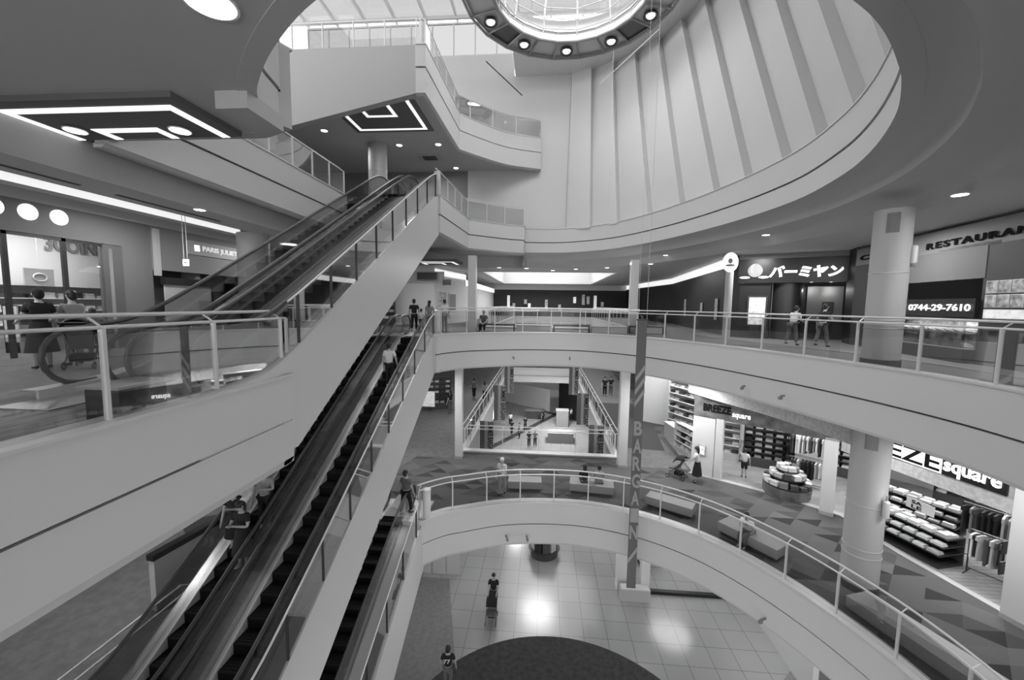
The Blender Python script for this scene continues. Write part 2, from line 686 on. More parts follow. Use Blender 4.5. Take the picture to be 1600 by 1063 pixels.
# storey 2 plain floor area left of the escalators and behind them
struct(MB().slab([[(-20, -5), (-7.98, -5), (-7.98, 13.5), (-6.3, 19.3), (-4.05, 19.3), (-4.05, 60), (-20, 60)]], F2, F2 + 0.006), 'floor', M_PLAIN)
struct(MB().slab([[(4.1, 19.2), (7.1, 19.2), (7.0, 26), (9, 60), (4.1, 60)]], F2, F2 + 0.006), 'floor', M_PLAIN)
struct(MB().slab([[(7.2, 19.0), (9.6, 17.3), (11.55, 15.6), (11.7, 13.2), (12.3, 10.4), (20, 9.5), (20, 24), (7.4, 24)]], F2 - 0.01, F2 + 0.012), 'floor', M_PLANK)
struct(MB().slab([[(6.95, 18.8), (9.5, 17.1), (11.35, 15.4), (11.5, 13.1), (12.1, 10.3), (12.3, 10.4), (11.7, 13.2), (11.55, 15.6), (9.6, 17.3), (7.2, 19.0)]], F2, F2 + 0.02), 'trim_1', M_LGREY)
# storey 3 streaked stone strip by the left parapet and lighter band by the shops
struct(MB().slab([[(-8.6, -5), (-4.86, -5), (-4.86, 7.24), (-8.6, 6.0)]], F3, F3 + 0.005), 'floor', M_CARPET)
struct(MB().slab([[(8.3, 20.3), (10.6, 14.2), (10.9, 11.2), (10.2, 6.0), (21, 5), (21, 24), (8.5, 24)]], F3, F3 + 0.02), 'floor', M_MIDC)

# soffits (undersides)
struct(MB().slab([OUT, V3, H3], -1.62, -1.5), 'ceiling', M_CEIL)
struct(MB().slab([OUT, V2, H2], F2 - 1.62, F2 - 1.5), 'ceiling', M_CEIL)
struct(MB().slab([OUT, V4, H4], 4.9, 5.0), 'ceiling', M_CEIL)
# coved steps of the third storey ceiling round the big opening
ring = [p for i, p in enumerate(R4) if i < 72]
prof = [(-0.2, 4.892), (-0.42, 4.89), (-0.56, 4.86), (-0.68, 4.79), (-0.75, 4.68), (-0.78, 4.50), (-0.80, 4.50), (-1.66, 4.50), (-1.86, 4.47), (-1.99, 4.40), (-2.07, 4.28), (-2.1, 4.10), (-2.12, 4.095), (-2.5, 4.095)]
pr2 = [(-o, z) for o, z in prof]
struct(MB().sweep(ring, pr2, closed_prof=False), 'ceiling', M_CEIL, smooth=45)
rin = offs(ring, 2.4)
hole_c = [(-9.8, -6.5), (-9.8, 24.0), (-6.2, 27.8), (-2.2, 28.6)] + [p for p in rin if p[1] > 4.0 and p[0] > 0.0] + [(7.0, 1.0), (7.0, -6.5)]
struct(MB().slab([OUT, hole_c, H4, [(-12.98, 1.0), (-11.2, 1.0), (-11.2, 16.4), (-12.98, 16.4)]], 4.1, 4.25), 'ceiling', M_CEIL)
hl = [(-9.8, -6.5), (-9.8, 24.0), (-6.2, 27.8), (-2.2, 28.6), (-1.2, 28.72)]
struct(MB().sweep(hl, [(-0.06, 4.08), (-0.06, 4.89), (-0.01, 4.89), (-0.01, 4.08)]).box(-1.4, -1.36, 26.45, 28.7, 4.09, 4.89), 'trim_2', M_LGREY)
# dark narrow slot in the left corridor ceiling
for (y0, y1) in ((6.2, 8.6), (9.4, 12.6)):
    struct(MB().box(-10.75, -10.65, y0, y1, 4.085, 4.1), 'trim_3', M_GAP)

# ------------------------------------------------------------------ fascias round the openings
def fascia(path, zf, zb, name, side=1, closed=False, zm=None, ret=True):
    zm = zf - 0.78 if zm is None else zm
    mb = MB()
    s = side
    p = [(0.30, zb), (0.03, zb), (0.03, zm - 0.02), (0.09, zm - 0.02), (0.09, zm + 0.03), (0.0, zm + 0.03), (0.0, zf + 0.08), (0.30, zf + 0.08)]
    mi = [3 if not ret else 0, 0, 0, 1, 0, 0, 0, 0]
    if not ret:
        p[0] = (0.30, zb - 0.012)
        p[1] = (0.03, zb - 0.012)
    mb.sweep(path, [((o - 0.04) * s, z, m) for (o, z), m in zip(p, mi)], closed=closed)
    mb.sweep(path, [(-0.07 * s, zf + 0.08, 2), (-0.07 * s, zf + 0.12, 2), (0.32 * s, zf + 0.12, 2), (0.32 * s, zf + 0.08, 2)], mi=2, closed=closed)
    # soffit return under the edge
    if ret:
        mb.sweep(path, [(0.30 * s, zb - 0.08, 3), (0.10 * s, zb - 0.08, 3), (0.0 * s, zb + 0.01, 3), (0.30 * s, zb + 0.01, 3)], mi=3, closed=closed)
    return struct(mb, name, [M_CLAD, M_GAP, M_PALE, M_CEIL], smooth=30)


fascia([(-4.85, -6.5), (-4.85, 7.25)], F3, -1.52, 'trim_4', 1)
fascia([(-4.85, 7.25), (-7.97, 7.25)], F3, -1.55, 'trim_5', 1)
fascia([(-7.97, 7.25), (-7.97, 17.4)], F3, -1.55, 'trim_6', 1)
fascia([(-4.74, 17.3), (-4.64, 17.7)] + C3[1:], F3, -1.55, 'trim_7', 1)
fascia([(-4.85, 13.2), (-4.3, 13.15)] + C2[5:], F2, F2 - 1.55, 'trim_8', 1)
fascia(R4, F4, 4.9, 'trim_9', 1, ret=False)
fascia([(-5.15, 7.6), (-5.9, 7.95), (-9.2, 7.95)], F4, 4.9, 'trim_10', -1, ret=False)
fascia([(-9.2, 7.95), (-9.2, 18.2)], F4, 4.75, 'trim_11', 1)
fascia([(-4.95, 18.18), (-4.8, 18.2), (-4.45, 23.3)] + W4[2:] + [(-1.35, 26.2)], F4, 4.75, 'trim_12', 1)
for nm, H, zf, zb in (('trim_13', H2, F2, F2 - 1.55), ('trim_14', H3, F3, -1.55), ('trim_15', H4, F4, 4.15)):
    fascia(list(reversed(H)), zf, zb, nm, 1, closed=True)

# ------------------------------------------------------------------ railings
def railing(label, path, zf, side=1, step=1.55, group=None, hand=True, posts=True, h=1.18, zfun=None):
    """glass railing: glass, posts, top rail, inner handrail. side: floor side (left=1)"""
    p0 = path[0]
    t = thing('glass_railing', label, 'railing', (p0[0], p0[1], zf), 0, group)
    s = side
    path = [tuple(p[:2]) for p in path]
    c = offs(path, 0.1 * s)
    n = MB()
    n.sweep(c, [(-0.006, zf + 0.12), (0.006, zf + 0.12), (0.006, zf + h - 0.05), (-0.006, zf + h - 0.05)])
    n.build('glass_panel', M_GLASS, t, smooth=30)
    MB().tube([(p[0], p[1], zf + h) for p in c], 0.022, 8).build('top_rail', M_PALE, t, smooth=True)
    if hand:
        MB().tube([(p[0], p[1], zf + h + 0.13) for p in offs(path, 0.27 * s)], 0.026, 8).build('handrail', M_PALE, t, smooth=True)
    pm = None
    for p, d in resample(c, step):
        if pm is None:
            q = MB()
            q.box(-0.02, 0.02, -0.03, 0.03, 0.12, h)
            if hand:
                q.tube([(0, 0.0, h), (0, 0.10 * s, h + 0.07), (0, 0.17 * s, h + 0.11)], 0.013, 6)
            pm = q.build('post', M_PALE, t)
            pm.matrix_parent_inverse = Matrix()
            o = pm
        else:
            o = pm.copy()
            COL.objects.link(o)
            o.parent = t
        o.location = (p.x - p0[0], p.y - p0[1], 0)
        o.rotation_euler = (0, 0, math.atan2(d.y, d.x))
    return t


railing('glass railing of the near left balcony, above the long white parapet', [(-4.85, -3.5), (-4.85, 7.12)], F3, 1, 1.5)
railing('short glass railing return at the near left balcony corner beside the upper escalators', [(-4.95, 7.2), (-5.1, 7.2)], F3, -1, 0.3, hand=False)
railing('curved glass railing of the wide middle gallery in front of the restaurants', [(-4.62, 17.85)] + C3[2:], F3, 1, 1.45)
railing('curved glass railing of the lower gallery above the tiled ground floor', [(-4.3, 13.2)] + C2[5:], F2, 1, 1.33)
railing('straight glass railing of the balcony above the left shop corridor', [(-9.2, 8.1), (-9.2, 18.2)], F4, 1, 1.3)
railing('glass railing of the upper walkway at the head of the upper escalators', [(-4.76, 18.3), (-4.46, 23.3)] + W4[2:], F4, 1, 1.35)
railing('glass railing round the landing hole of the upper gallery far behind', [(-3.4, 25.1), (5.6, 25.1)], F3, 1, 1.5)
railing('left side railing of the far rectangular opening of the lower gallery', [(-3.95, 48), (-3.95, 20.4)], F2, -1, 1.6)
railing('right side railing of the far rectangular opening of the lower gallery', [(3.7, 20.4), (3.7, 48)], F2, -1, 1.6)
railing('front railing of the far rectangular opening between two square posts', [(-3.95, 20.4), (3.7, 20.4)], F2, 1, 1.9)
railing('railing along the right side of the far opening on the restaurant storey', [(5.6, 25.2), (5.6, 48)], F3, -1, 1.6)
railing('railing along the left side of the far opening on the restaurant storey', [(-3.4, 48), (-3.4, 25.2)], F3, -1, 1.6)

# white rounded end posts where railings meet the escalator heads
def endpost(x, y, zf, label):
    t = thing('end_post', label, 'post', (x, y, zf))
    MB().lathe((x, y, zf + 0.1), [(0.14, 0), (0.14, 1.0), (0.12, 1.03)], 20).build('shaft', M_WHITE, t, smooth=True)
    MB().lathe((x, y, zf + 1.13), [(0.15, 0), (0.15, 0.05), (0.1, 0.07)], 20).build('cap', M_PALE, t, smooth=True)


endpost(-4.98, 18.45, F4, 'round white end post at the head of the upper escalators')
endpost(-4.95, 18.3, F3, 'round white end post at the head of the middle escalators')
endpost(-4.05, 13.45, F2, 'round white end post at the head of the lowest escalator')

# ------------------------------------------------------------------ top storey platform
MP = lambda p, d: (p[0], d, p[1])
t5 = MB()
t5.extr([(-14.0, 12.1), (-5.49, 12.1), (-5.49, 10.2), (-8.0, 9.66), (-11.7, 8.85), (-12.4, 9.6), (-14.0, 10.0)], MP, 17.0, 17.35, 0)
struct(t5, 'wall_top', mat('grey_white_panel', 0.4, 0.45))
top5 = [(-16, 17.02), (-5.45, 17.02), (-5.1, 17.1), (-4.95, 23.0)] + smooth([(-4.95, 23.0), (-3.9, 24.2), (-2.4, 25.6), (-0.4, 26.5)], 4)[1:] + [(-0.4, 26.85), (-16, 26.85)]
struct(MB().slab([top5], 10.25, 12.0), 'floor', [M_CEIL])
fascia([(-5.49, 16.98), (-5.1, 17.0), (-4.95, 23.0)] + top5[4:-2], F5, 10.2, 'trim_16', 1, zm=11.2)
railing('glass railing on the highest platform, facing the camera', [(-13.6, 17.05), (-5.5, 17.05)], F5, 1, 1.3)
railing('glass railing sweeping along the right edge of the highest platform', [(-5.05, 17.2), (-4.95, 23.0)] + top5[4:-2], F5, 1, 1.6)
endpost(-5.3, 17.25, F5, 'white end post at the corner of the highest platform')
# square-cut beam stub beside the near ceiling edge
struct(MB().box(-5.42, -4.86, 6.4, 7.3, 4.62, 4.9), 'trim_17', M_CEIL)

# ------------------------------------------------------------------ drum wall with fins
fin_b = [(1.3, 26.35), (2.9, 25.6), (4.4, 24.35), (5.75, 22.4), (6.75, 20.3), (7.5, 18.2), (7.95, 16.4), (8.15, 14.3), (8.1, 12.5), (7.75, 10.6), (7.1, 8.8), (6.0, 6.95), (4.6, 5.4)]
fin_t = [(1.42, 26.8), (2.7, 26.45), (3.95, 25.85), (5.1, 24.95), (6.15, 23.8), (6.95, 22.35), (7.55, 20.9), (8.05, 19.3), (8.4, 17.8), (8.5, 16.2), (8.3, 14.4), (7.6, 12.4), (6.2, 10.6)]
dm = MB()
zb_, zt_ = 6.3, 16.1
nb, nt_ = normals(fin_b), normals(fin_t)
D = 0.36
for i in range(len(fin_b) - 1):
    # path runs clockwise (seen from above), the left normal points outwards
    def P(j, k, lvl):
        b = (fin_b, nb) if lvl == 0 else (fin_t, nt_)
        p, n = b[0][j], b[1][j]
        return (p[0] - n[0] * k, p[1] - n[1] * k, zb_ if lvl == 0 else zt_)
    K = 6
    rows = []
    for lv in range(K + 1):
        tt = lv / K
        A = Vector(P(i, 0, 0)).lerp(Vector(P(i, 0, 1)), tt)
        B = Vector(P(i + 1, D, 0)).lerp(Vector(P(i + 1, D, 1)), tt)
        Cc = Vector(P(i + 1, 0, 0)).lerp(Vector(P(i + 1, 0, 1)), tt)
        rows.append((A, B, Cc))
    for lv in range(K):
        a, b, c = rows[lv]
        a2, b2, c2 = rows[lv + 1]
        dm.add([a, b, b2, a2], [(0, 1, 2, 3)], 0)
        dm.add([b, c, c2, b2], [(0, 1, 2, 3)], 0)
dm.add([(1.3, 26.3, zb_), (1.3, 26.95, zb_), (1.42, 26.95, zt_), (1.42, 26.75, zt_)], [(0, 1, 2, 3)])
struct(dm, 'wall_right', M_WHITE)
# flat white wall beside the finned drum
struct(MB().box(-16, -5.2, 26.85, 26.99, 10.3, 17.4).box(-5.2, 1.6, 26.85, 27.1, 4.95, 16.1).box(-5.2, -2.2, 26.85, 27.1, 16.1, 17.4), 'wall_far', M_WHITE)
# soffit round the roof lantern; unseen near part extended to hold off roof light
circ = arc(0.95, 19.5, 4.75, 64)
struct(MB().slab([[(-2.2, 2), (14, 2), (14, 30), (-2.2, 30)], circ], 16.1, 16.3), 'ceiling', M_WHITE)
struct(MB().box(-16, 14, 1.6, 1.9, 5.0, 19.9), 'wall_near_blocker', M_WHITE)  # unseen wall added to block near-side light, so the fin returns darken
struct(MB().sweep(circ + [circ[0]], [(0.0, 16.1), (-0.25, 16.1), (-0.25, 17.6), (0.0, 17.6)]), 'trim_18', M_WHITE, smooth=40)

# clerestory and glass roof
cl = thing('clerestory_window', 'bright clerestory window band above the flat white wall', 'window', (-4.5, 26.9, 17.4))
f = MB().box(-16, -2.2, 26.85, 26.95, 17.4, 17.5).box(-16, -2.2, 26.85, 26.95, 19.4, 19.5)
for x in [-16 + 1.4 * k for k in range(10)]:
    f.box(x, x + 0.07, 26.85, 26.95, 17.5, 19.4)
f.build('frame', M_PALE, cl)
MB().box(-16, -2.2, 26.89, 26.91, 17.5, 19.4).build('glass_pane', M_ROOFG, cl)
rf = thing('glass_roof', 'white framed glass roof over the atrium', 'skylight', (-6, 14, 19.6))
b = MB()
for k in range(13):
    x = -18 + 2.0 * k
    b.box(x, x + 0.12, 3, 27, 19.6, 19.85)
for k in range(10):
    y = 3 + 2.6 * k
    b.box(-18, 7, y, y + 0.16, 19.45, 19.65)
b.build('beam_grid', M_WHITE, rf)
tr = MB()
for y in (12, 17.2, 22.4):
    tr.tube([(-18, y, 18.4), (7, y, 18.4)], 0.07, 6)
    for k in range(12):
        x = -18 + 2 * k
        tr.tube([(x, y, 18.4), (x + 1, y, 19.5), (x + 2, y, 18.4)], 0.035, 5)
tr.build('truss', M_WHITE, rf)
MB().box(-18, 7, 3, 27, 19.87, 19.89).build('glass_pane', M_ROOFG, rf)

# ------------------------------------------------------------------ lantern ring (chandelier)
ch = thing('ring_chandelier', 'large polygonal ceiling ring with round spotlights hanging under the skylight', 'chandelier', (0.95, 19.3, 15.6))
NS = 22
cxr, cyr, ro, ri, zc = 0.95, 19.3, 5.05, 3.55, 15.6
def pol(r, a, z):
    return (cxr + r * math.cos(a), cyr + r * math.sin(a), z)
fr = MB()
A0 = math.pi / 2 - math.pi / NS
for r, rr in ((ro, 0.07), (ri, 0.06), (ro - 0.15, 0.03), (ri + 0.12, 0.03)):
    fr.tube([pol(r, A0 + 2 * math.pi * k / NS, zc) for k in range(NS)], rr, 6, closed=True)
    fr.tube([pol(r, A0 + 2 * math.pi * k / NS, zc + 0.45) for k in range(NS)], rr * 0.8, 6, closed=True)
for k in range(NS):
    a = A0 + 2 * math.pi * k / NS
    fr.tube([pol(ri, a, zc), pol(ro, a, zc)], 0.05, 6)
    fr.tube([pol(ro, a, zc), pol(ro, a, zc + 0.45)], 0.03, 6)
    fr.tube([pol(ri, a, zc), pol(ri, a, zc + 0.45)], 0.03, 6)
fr.build('ring_frame', mat('chandelier_frame', 0.3, 0.4, 0.3), ch)
M_CHP = mat('chandelier_panel', 0.5, 0.45, 0.2)
M_CHPD = mat('chandelier_panel_dark', 0.10, 0.35, 0.5)
spots = []
for k in range(NS):
    a0, a1 = A0 + 2 * math.pi * k / NS, A0 + 2 * math.pi * (k + 1) / NS
    am = (a0 + a1) / 2
    q = MB()
    v = [pol(ri + .05, a0, zc + .08), pol(ro - .05, a0, zc + .08), pol(ro - .05, a1, zc + .08), pol(ri + .05, a1, zc + .08)]
    v2 = [(x, y, z + 0.04) for x, y, z in v]
    q.add(v + v2, [(0, 1, 2, 3), (7, 6, 5, 4), (0, 4, 5, 1), (1, 5, 6, 2), (2, 6, 7, 3), (3, 7, 4, 0)])
    dark = k % 4 == 3
    q.build('panel', M_CHPD if dark else M_CHP, ch)
    if k % 2 == 0:
        c = pol((ro + ri) / 2, am, zc - 0.04)
        hs = MB().lathe(c, [(0.30, 0.1), (0.36, 0.0), (0.34, -0.06), (0.24, -0.02), (0.22, 0.06)], 20).build('lamp_housing', M_DARKM, ch, smooth=True)
        MB().lathe(c, [(0.215, 0.04), (0.17, -0.05), (0.05, -0.09)], 20).build('lamp', M_LAMP, hs, smooth=True)
cg = MB()
NV = 12
for k in range(NV):
    a = A0 + 2 * math.pi * k / NV
    cg.tube([pol(3.5, a, zc + 0.3), pol(3.3, a, zc + 1.4), pol(2.2, a, zc + 3.4)], 0.04, 5)
for i in range(8):
    tt = i / 7
    r = 3.45 - 1.1 * tt
    cg.tube([pol(r, A0 + 2 * math.pi * k / NV, zc + 0.5 + 2.9 * tt) for k in range(NV)], 0.022, 5, closed=True)
cg.build('lattice_cage', mat('lattice_paint', 0.3, 0.5), ch)
rod = MB()
for a in (0.4, 2.0, 3.7, 5.3):
    rod.tube([pol(ro - 0.3, a, zc + 0.4), pol(ro - 0.3, a, 19.45)], 0.02, 5)
rod.build('hanger', M_STEEL, ch)
for (p, q, lb) in (((-3.4, 22.6, 14.6), (-1.6, 25.4, 14.2), 'thin dark rod left under the ceiling ring'), ((5.3, 21.0, 14.9), (2.9, 24.0, 14.0), 'thin pale rod right under the ceiling ring beside the fins')):
    o = MB().tube([p, q], 0.03, 6).build('ceiling_rod', M_DARKM if 'dark' in lb else M_PALE)
    tag(o, lb, 'rod')
for i, (x, y) in enumerate(((1.35, 24.2), (3.4, 22.8), (4.9, 19.4))):
    lb = ['hanging wire in front of the leftmost fin of the white drum', 'hanging wire in front of the middle fins of the white drum', 'hanging wire nearest the right side of the drum'][i]
    o = MB().tube([(x, y, 7.0), (x, y, 15.1)], 0.008, 4).build('hanging_wire', M_PALE)
    tag(o, lb, 'wire')

# ------------------------------------------------------------------ escalators
SL = 0.494


def esc(label, x0, x1, ylow, z0, z1, wallside, dl=0.3, dr=0.3, group=None, SL=0.56, newel_low=True):
    run = (z1 - z0) / SL
    yh = ylow + run
    t = thing('escalator', label, 'escalator', ((x0 + x1) / 2, ylow, z0), 0, group)

    def zd(y):   # deck line
        def soft(v):  # smooth ramp
            return 0.5 * (v + math.sqrt(v * v + 0.10))
        a = (y - ylow) * SL
        v = soft(a) - soft(a - (z1 - z0))
        return z0 + 0.12 + v
    ys = [ylow - 2.0 + k * 0.25 for k in range(int((run + 4.0) / 0.25) + 1)]
    yA, yB = ylow - 1.5, yh + 1.5
    inc = [(y, zd(y)) for y in ys if yA <= y <= yB]
    # truss / cladding
    bot = [(y, (zd(y) - 1.95) if (ylow + 1.6 < y < yh - 1.0) else None) for y in ys]
    poly = [(y, z) for y, z in inc]
    lowz, hiz = z0 - 1.4, z1 - 1.55
    y1 = ylow + (lowz - (z0 + 0.12 - 1.95)) / SL
    y2 = ylow + (hiz - (z0 + 0.12 - 1.95)) / SL
    cy0 = yA if newel_low else yA
    under = [(yB, hiz), (y2, hiz), (max(y1, ylow - 0.5), max(lowz, z0 - 1.4)), (yA, z0 - 1.4)]
    if newel_low == 'ground':
        under = [(yB, hiz), (y2, hiz), (ylow + 3.6, z0 + 0.02), (yA, z0 + 0.02)]
    full = poly + under
    cl_ = MB()
    cl_.extr([(y, z - 0.03) if i < len(poly) else (y, z) for i, (y, z) in enumerate(full)], lambda p, d: (d, p[0], p[1]), x1 - 0.04, x1)
    if wallside == 2:
        cl_.extr([(y, z - 0.03) if i < len(poly) else (y, z) for i, (y, z) in enumerate(full)], lambda p, d: (d, p[0], p[1]), x0, x0 + 0.04)
    # underside and lower trays
    nU = len(under)
    pts = [(y, z) for y, z in under]
    for (a, b_) in zip(pts, pts[1:]):
        cl_.add([(x0, a[0], a[1]), (x1, a[0], a[1]), (x1, b_[0], b_[1]), (x0, b_[0], b_[1])], [(0, 1, 2, 3)])
    cl_.build('truss_cladding', M_CLAD, t)
    # decks
    xi0, xi1 = x0 + dl, x1 - dr
    for nm, a, b_ in (('outer_deck', x0, xi0), ('outer_deck', xi1, x1)):
        d = MB()
        pr = [(y, z) for y, z in inc]
        for (p, q) in zip(pr, pr[1:]):
            d.add([(a, p[0], p[1]), (b_, p[0], p[1]), (b_, q[0], q[1]), (a, q[0], q[1]),
                   (a, p[0], p[1] - 0.03), (b_, p[0], p[1] - 0.03), (b_, q[0], q[1] - 0.03), (a, q[0], q[1] - 0.03)],
                  [(0, 1, 2, 3), (7, 6, 5, 4), (0, 4, 5, 1), (1, 5, 6, 2), (2, 6, 7, 3), (3, 7, 4, 0)])
        d.build(nm, M_DECK, t, smooth=30)
    # skirts
    for xs in (xi0, xi1):
        d = MB()
        sgn = 0.05 if xs == xi0 else -0.05
        for (p, q) in zip(inc, inc[1:]):
            d.add([(xs, p[0], p[1] + 0.005), (xs + sgn, p[0], p[1] + 0.005), (xs + sgn, q[0], q[1] + 0.005), (xs, q[0], q[1] + 0.005),
                   (xs, p[0], p[1] - 0.3), (xs + sgn, p[0], p[1] - 0.3), (xs + sgn, q[0], q[1] - 0.3), (xs, q[0], q[1] - 0.3)],
                  [(0, 1, 2, 3), (0, 4, 5, 1), (1, 5, 6, 2), (2, 6, 7, 3), (3, 7, 4, 0)])
        d.build('skirt_panel', M_SKIRT, t)
    # balustrade glass and handrails
    for xs in (xi0 - 0.07, xi1 + 0.07):
        gpoly = []
        yl, yr = ylow - 1.35, yh + 1.35
        seg = [y for y in ys if yl + 0.42 <= y <= yr - 0.42]
        topl = [(y, zd(y) + 0.86) for y in seg]
        arcl = [(yl + 0.42 - 0.42 * math.cos(a), zd(yl) + 0.44 + 0.42 * math.sin(a)) for a in [-math.pi / 2 + math.pi * k / 8 for k in range(0, 9)]]
        arcr = [(yr - 0.42 + 0.42 * math.cos(a), zd(yr) + 0.44 + 0.42 * math.sin(a)) for a in [math.pi / 2 - math.pi * k / 8 for k in range(0, 9)]]
        gp = arcl + topl[1:-1] + arcr + [(y, zd(y)) for y in reversed(seg)]
        MB().extr(gp, lambda p, d: (d, p[0], p[1]), xs - 0.006, xs + 0.006).build('balustrade_glass', M_GLASS, t)
        hp = [(xs, yl + 0.7, zd(yl) + 0.02)] + [(xs, p[0], p[1] + 0.0) for p in arcl] + [(xs, p[0], p[1] + 0.03) for p in topl[1:-1]] + [(xs, p[0], p[1]) for p in arcr] + [(xs, yr - 0.7, zd(yr) + 0.02)]
        MB().tube(hp, 0.04, 8).build('handrail', M_RUB, t, smooth=True)
    # steps
    sm = MB()
    w0, w1 = xi0 + 0.055, xi1 - 0.055
    dep = 0.405
    sm.box(w0, w1, 0, dep - 0.01, -0.035, 0, 0)
    sm.box(w0, w1, 0.0, 0.02, -dep * SL - 0.02, -0.03, 1)
    for k in range(5):   # cleat shadows on the tread
        sm.box(w0, w1, 0.05 + k * 0.07, 0.07 + k * 0.07, 0, 0.004, 1)
    sb = None
    n = int(run / dep) + 3
    for i in range(n):
        y = ylow - dep + i * dep
        z = z0 + min(max((y + dep - ylow) * SL - 0.0, 0), z1 - z0)
        if sb is None:
            sb = sm.build('step', [M_STEP, M_RISER], t)
            sb.matrix_parent_inverse = Matrix()
            o = sb
        else:
            o = sb.copy()
            COL.objects.link(o)
            o.parent = t
        o.location = (-(x0 + x1) / 2, y - ylow, z - z0 - 0.1 * (1 if 0 < i < n - 2 else 0))
    # landing plates and combs
    for (a, b_, z) in ((ylow - 2.0, ylow - dep, z0), (yh + dep * 0.9, yh + 2.0, z1)):
        MB().box(w0 - 0.05, w1 + 0.05, a, b_, z + 0.005, z + 0.02).build('landing_plate', M_STEEL, t)
    return zd, t


def guard(par, x, zd, ya, yb, step=1.25):
    t = bpy.data.objects.new('glass_guard', None)
    COL.objects.link(t)
    t.parent = par
    t.location = (x - par.location.x, ya - par.location.y, zd(ya) - par.location.z)
    TR = lambda p: (p[0] - x, p[1] - ya, p[2] - zd(ya))
    ys = [ya + (yb - ya) * k / 40 for k in range(41)]
    g_ = MB().extr([(y, zd(y) + 0.02) for y in ys] + [(y, zd(y) + 0.95) for y in reversed(ys)], lambda p, d: TR((d, p[0], p[1])), x - 0.006, x + 0.006).build('glass_panel', M_GLASS, t)
    g_.matrix_parent_inverse = Matrix()
    g_ = MB().tube([TR((x, y, zd(y) + 0.97)) for y in ys], 0.022, 8).build('rail', M_PALE, t, smooth=True)
    g_.matrix_parent_inverse = Matrix()
    n = int((yb - ya) / step)
    pm = None
    for k in range(n + 1):
        y = ya + 0.3 + k * (yb - ya - 0.6) / n
        if pm is None:
            pm = MB().box(-0.012, 0.03, -0.02, 0.02, 0.0, 0.96).build('post', M_DARKM, t)
            pm.matrix_parent_inverse = Matrix()
            o = pm
        else:
            o = pm.copy()
            COL.objects.link(o)
            o.parent = t
        o.location = (0, y - ya, zd(y) - zd(ya))
    return t


zA, EA = esc('right escalator of the upper pair, rising from the left balcony to the next storey', -6.26, -4.87, 6.67, F3, F4, 1, 0.25, 0.25, 'upper escalator pair')
zA2, _ = esc('left escalator of the upper pair, next to the shop corridor', -7.65, -6.26, 6.67, F3, F4, 1, 0.25, 0.25, 'upper escalator pair')
zB, EB = esc('right escalator of the middle pair, with a person in a white shirt riding up', -6.5, -4.87, 5.88, F2, F3, 1, 0.25, 0.43, 'middle escalator pair')
zB2, _ = esc('left escalator of the middle pair, carrying three people in black', -7.95, -6.5, 5.88, F2, F3, 1, 0.25, 0.25, 'middle escalator pair')
zC, EC = esc('lowest escalator coming up from the tiled ground floor', -6.05, -4.15, 0.45, F1, F2, 1, 0.3, 0.75, None, 0.494)
guard(EA, -4.9, zA, 7.3, 18.1)
guard(EB, -4.9, zB, 5.3, 17.7)
guard(EC, -4.2, zC, 2.0, 13.0, 1.3)
# === PART2

# ================================================================== WALLS AND SHOPS
# ---- left side of the restaurant storey (z 0)
M_BULK = mat('grey_bulkhead', 0.15, 0.6)
M_SLAT = mat('light_slats', 0.45, 0.5)
w = MB()
w.box(-13.15, -13.0, -4, 12.4, 3.12, 3.93)
w.box(-13.15, -13.0, 11.45, 12.4, 0, 3.12)
w.box(-13.3, -13.0, 16.3, 26, 0, 4.1)
w.box(-16.5, -13.15, 14.2, 14.4, 0, 3.93)
struct(w, 'wall_left', M_BULK)
struct(MB().box(-13.1, -12.95, -4, 16.3, 3.93, 4.18), 'trim_19', M_LGREY)
struct(MB().box(-16.6, -16.45, -4, 14.3, 0, 3.95).box(-16.6, -12.95, -4, 16.3, 4.2, 4.3).box(-17, -16.9, 11.7, 26, 0, 4.1), 'wall_left', M_WHITE)
struct(MB().box(-16.5, -13.15, -4, 14.2, 3.9, 3.95), 'ceiling', M_WHITE)
o = MB().box(-13.0, -12.99, 1.0, 16.35, 4.2, 4.88).build('cove_light', M_COVE)
tag(o, 'long glowing cove light above the left shop fronts', 'light')
struct(MB().box(-13.1, -13.0, 12.4, 16.3, 2.5, 3.93), 'trim_21', M_GREY)
o = MB().box(-13.02, -12.9, 12.45, 12.62, 2.3, 3.85).build('slatted_panel', M_SLAT)
tag(o, 'narrow pale vertical panel at the corner between the two left shops', 'panel')
struct(MB().box(-13.9, -13.75, 12.4, 16.3, 0, 2.6).box(-13.9, -13.1, 12.4, 16.3, 2.55, 2.7), 'wall_left', mat('dark_interior', 0.06, 0.7))
t = thing('shop_sign', 'pale sign board with white lettering over the second left shop', 'sign', (-12.97, 14.9, 3.2))
MB().box(-13.0, -12.95, 13.7, 16.15, 3.18, 3.68).build('panel', M_LGREY, t)
text('PARIS JULIET', 'lettering', (-12.94, 14.35, 3.3), (0, 1.7, 0), 0.24, mat('white_letter', 0.85, 0.5, emit=0.25), t, 0.02, 0.015)
MB().box(-12.96, -12.94, 14.0, 14.22, 3.32, 3.54).build('emblem', M_LETL, t)
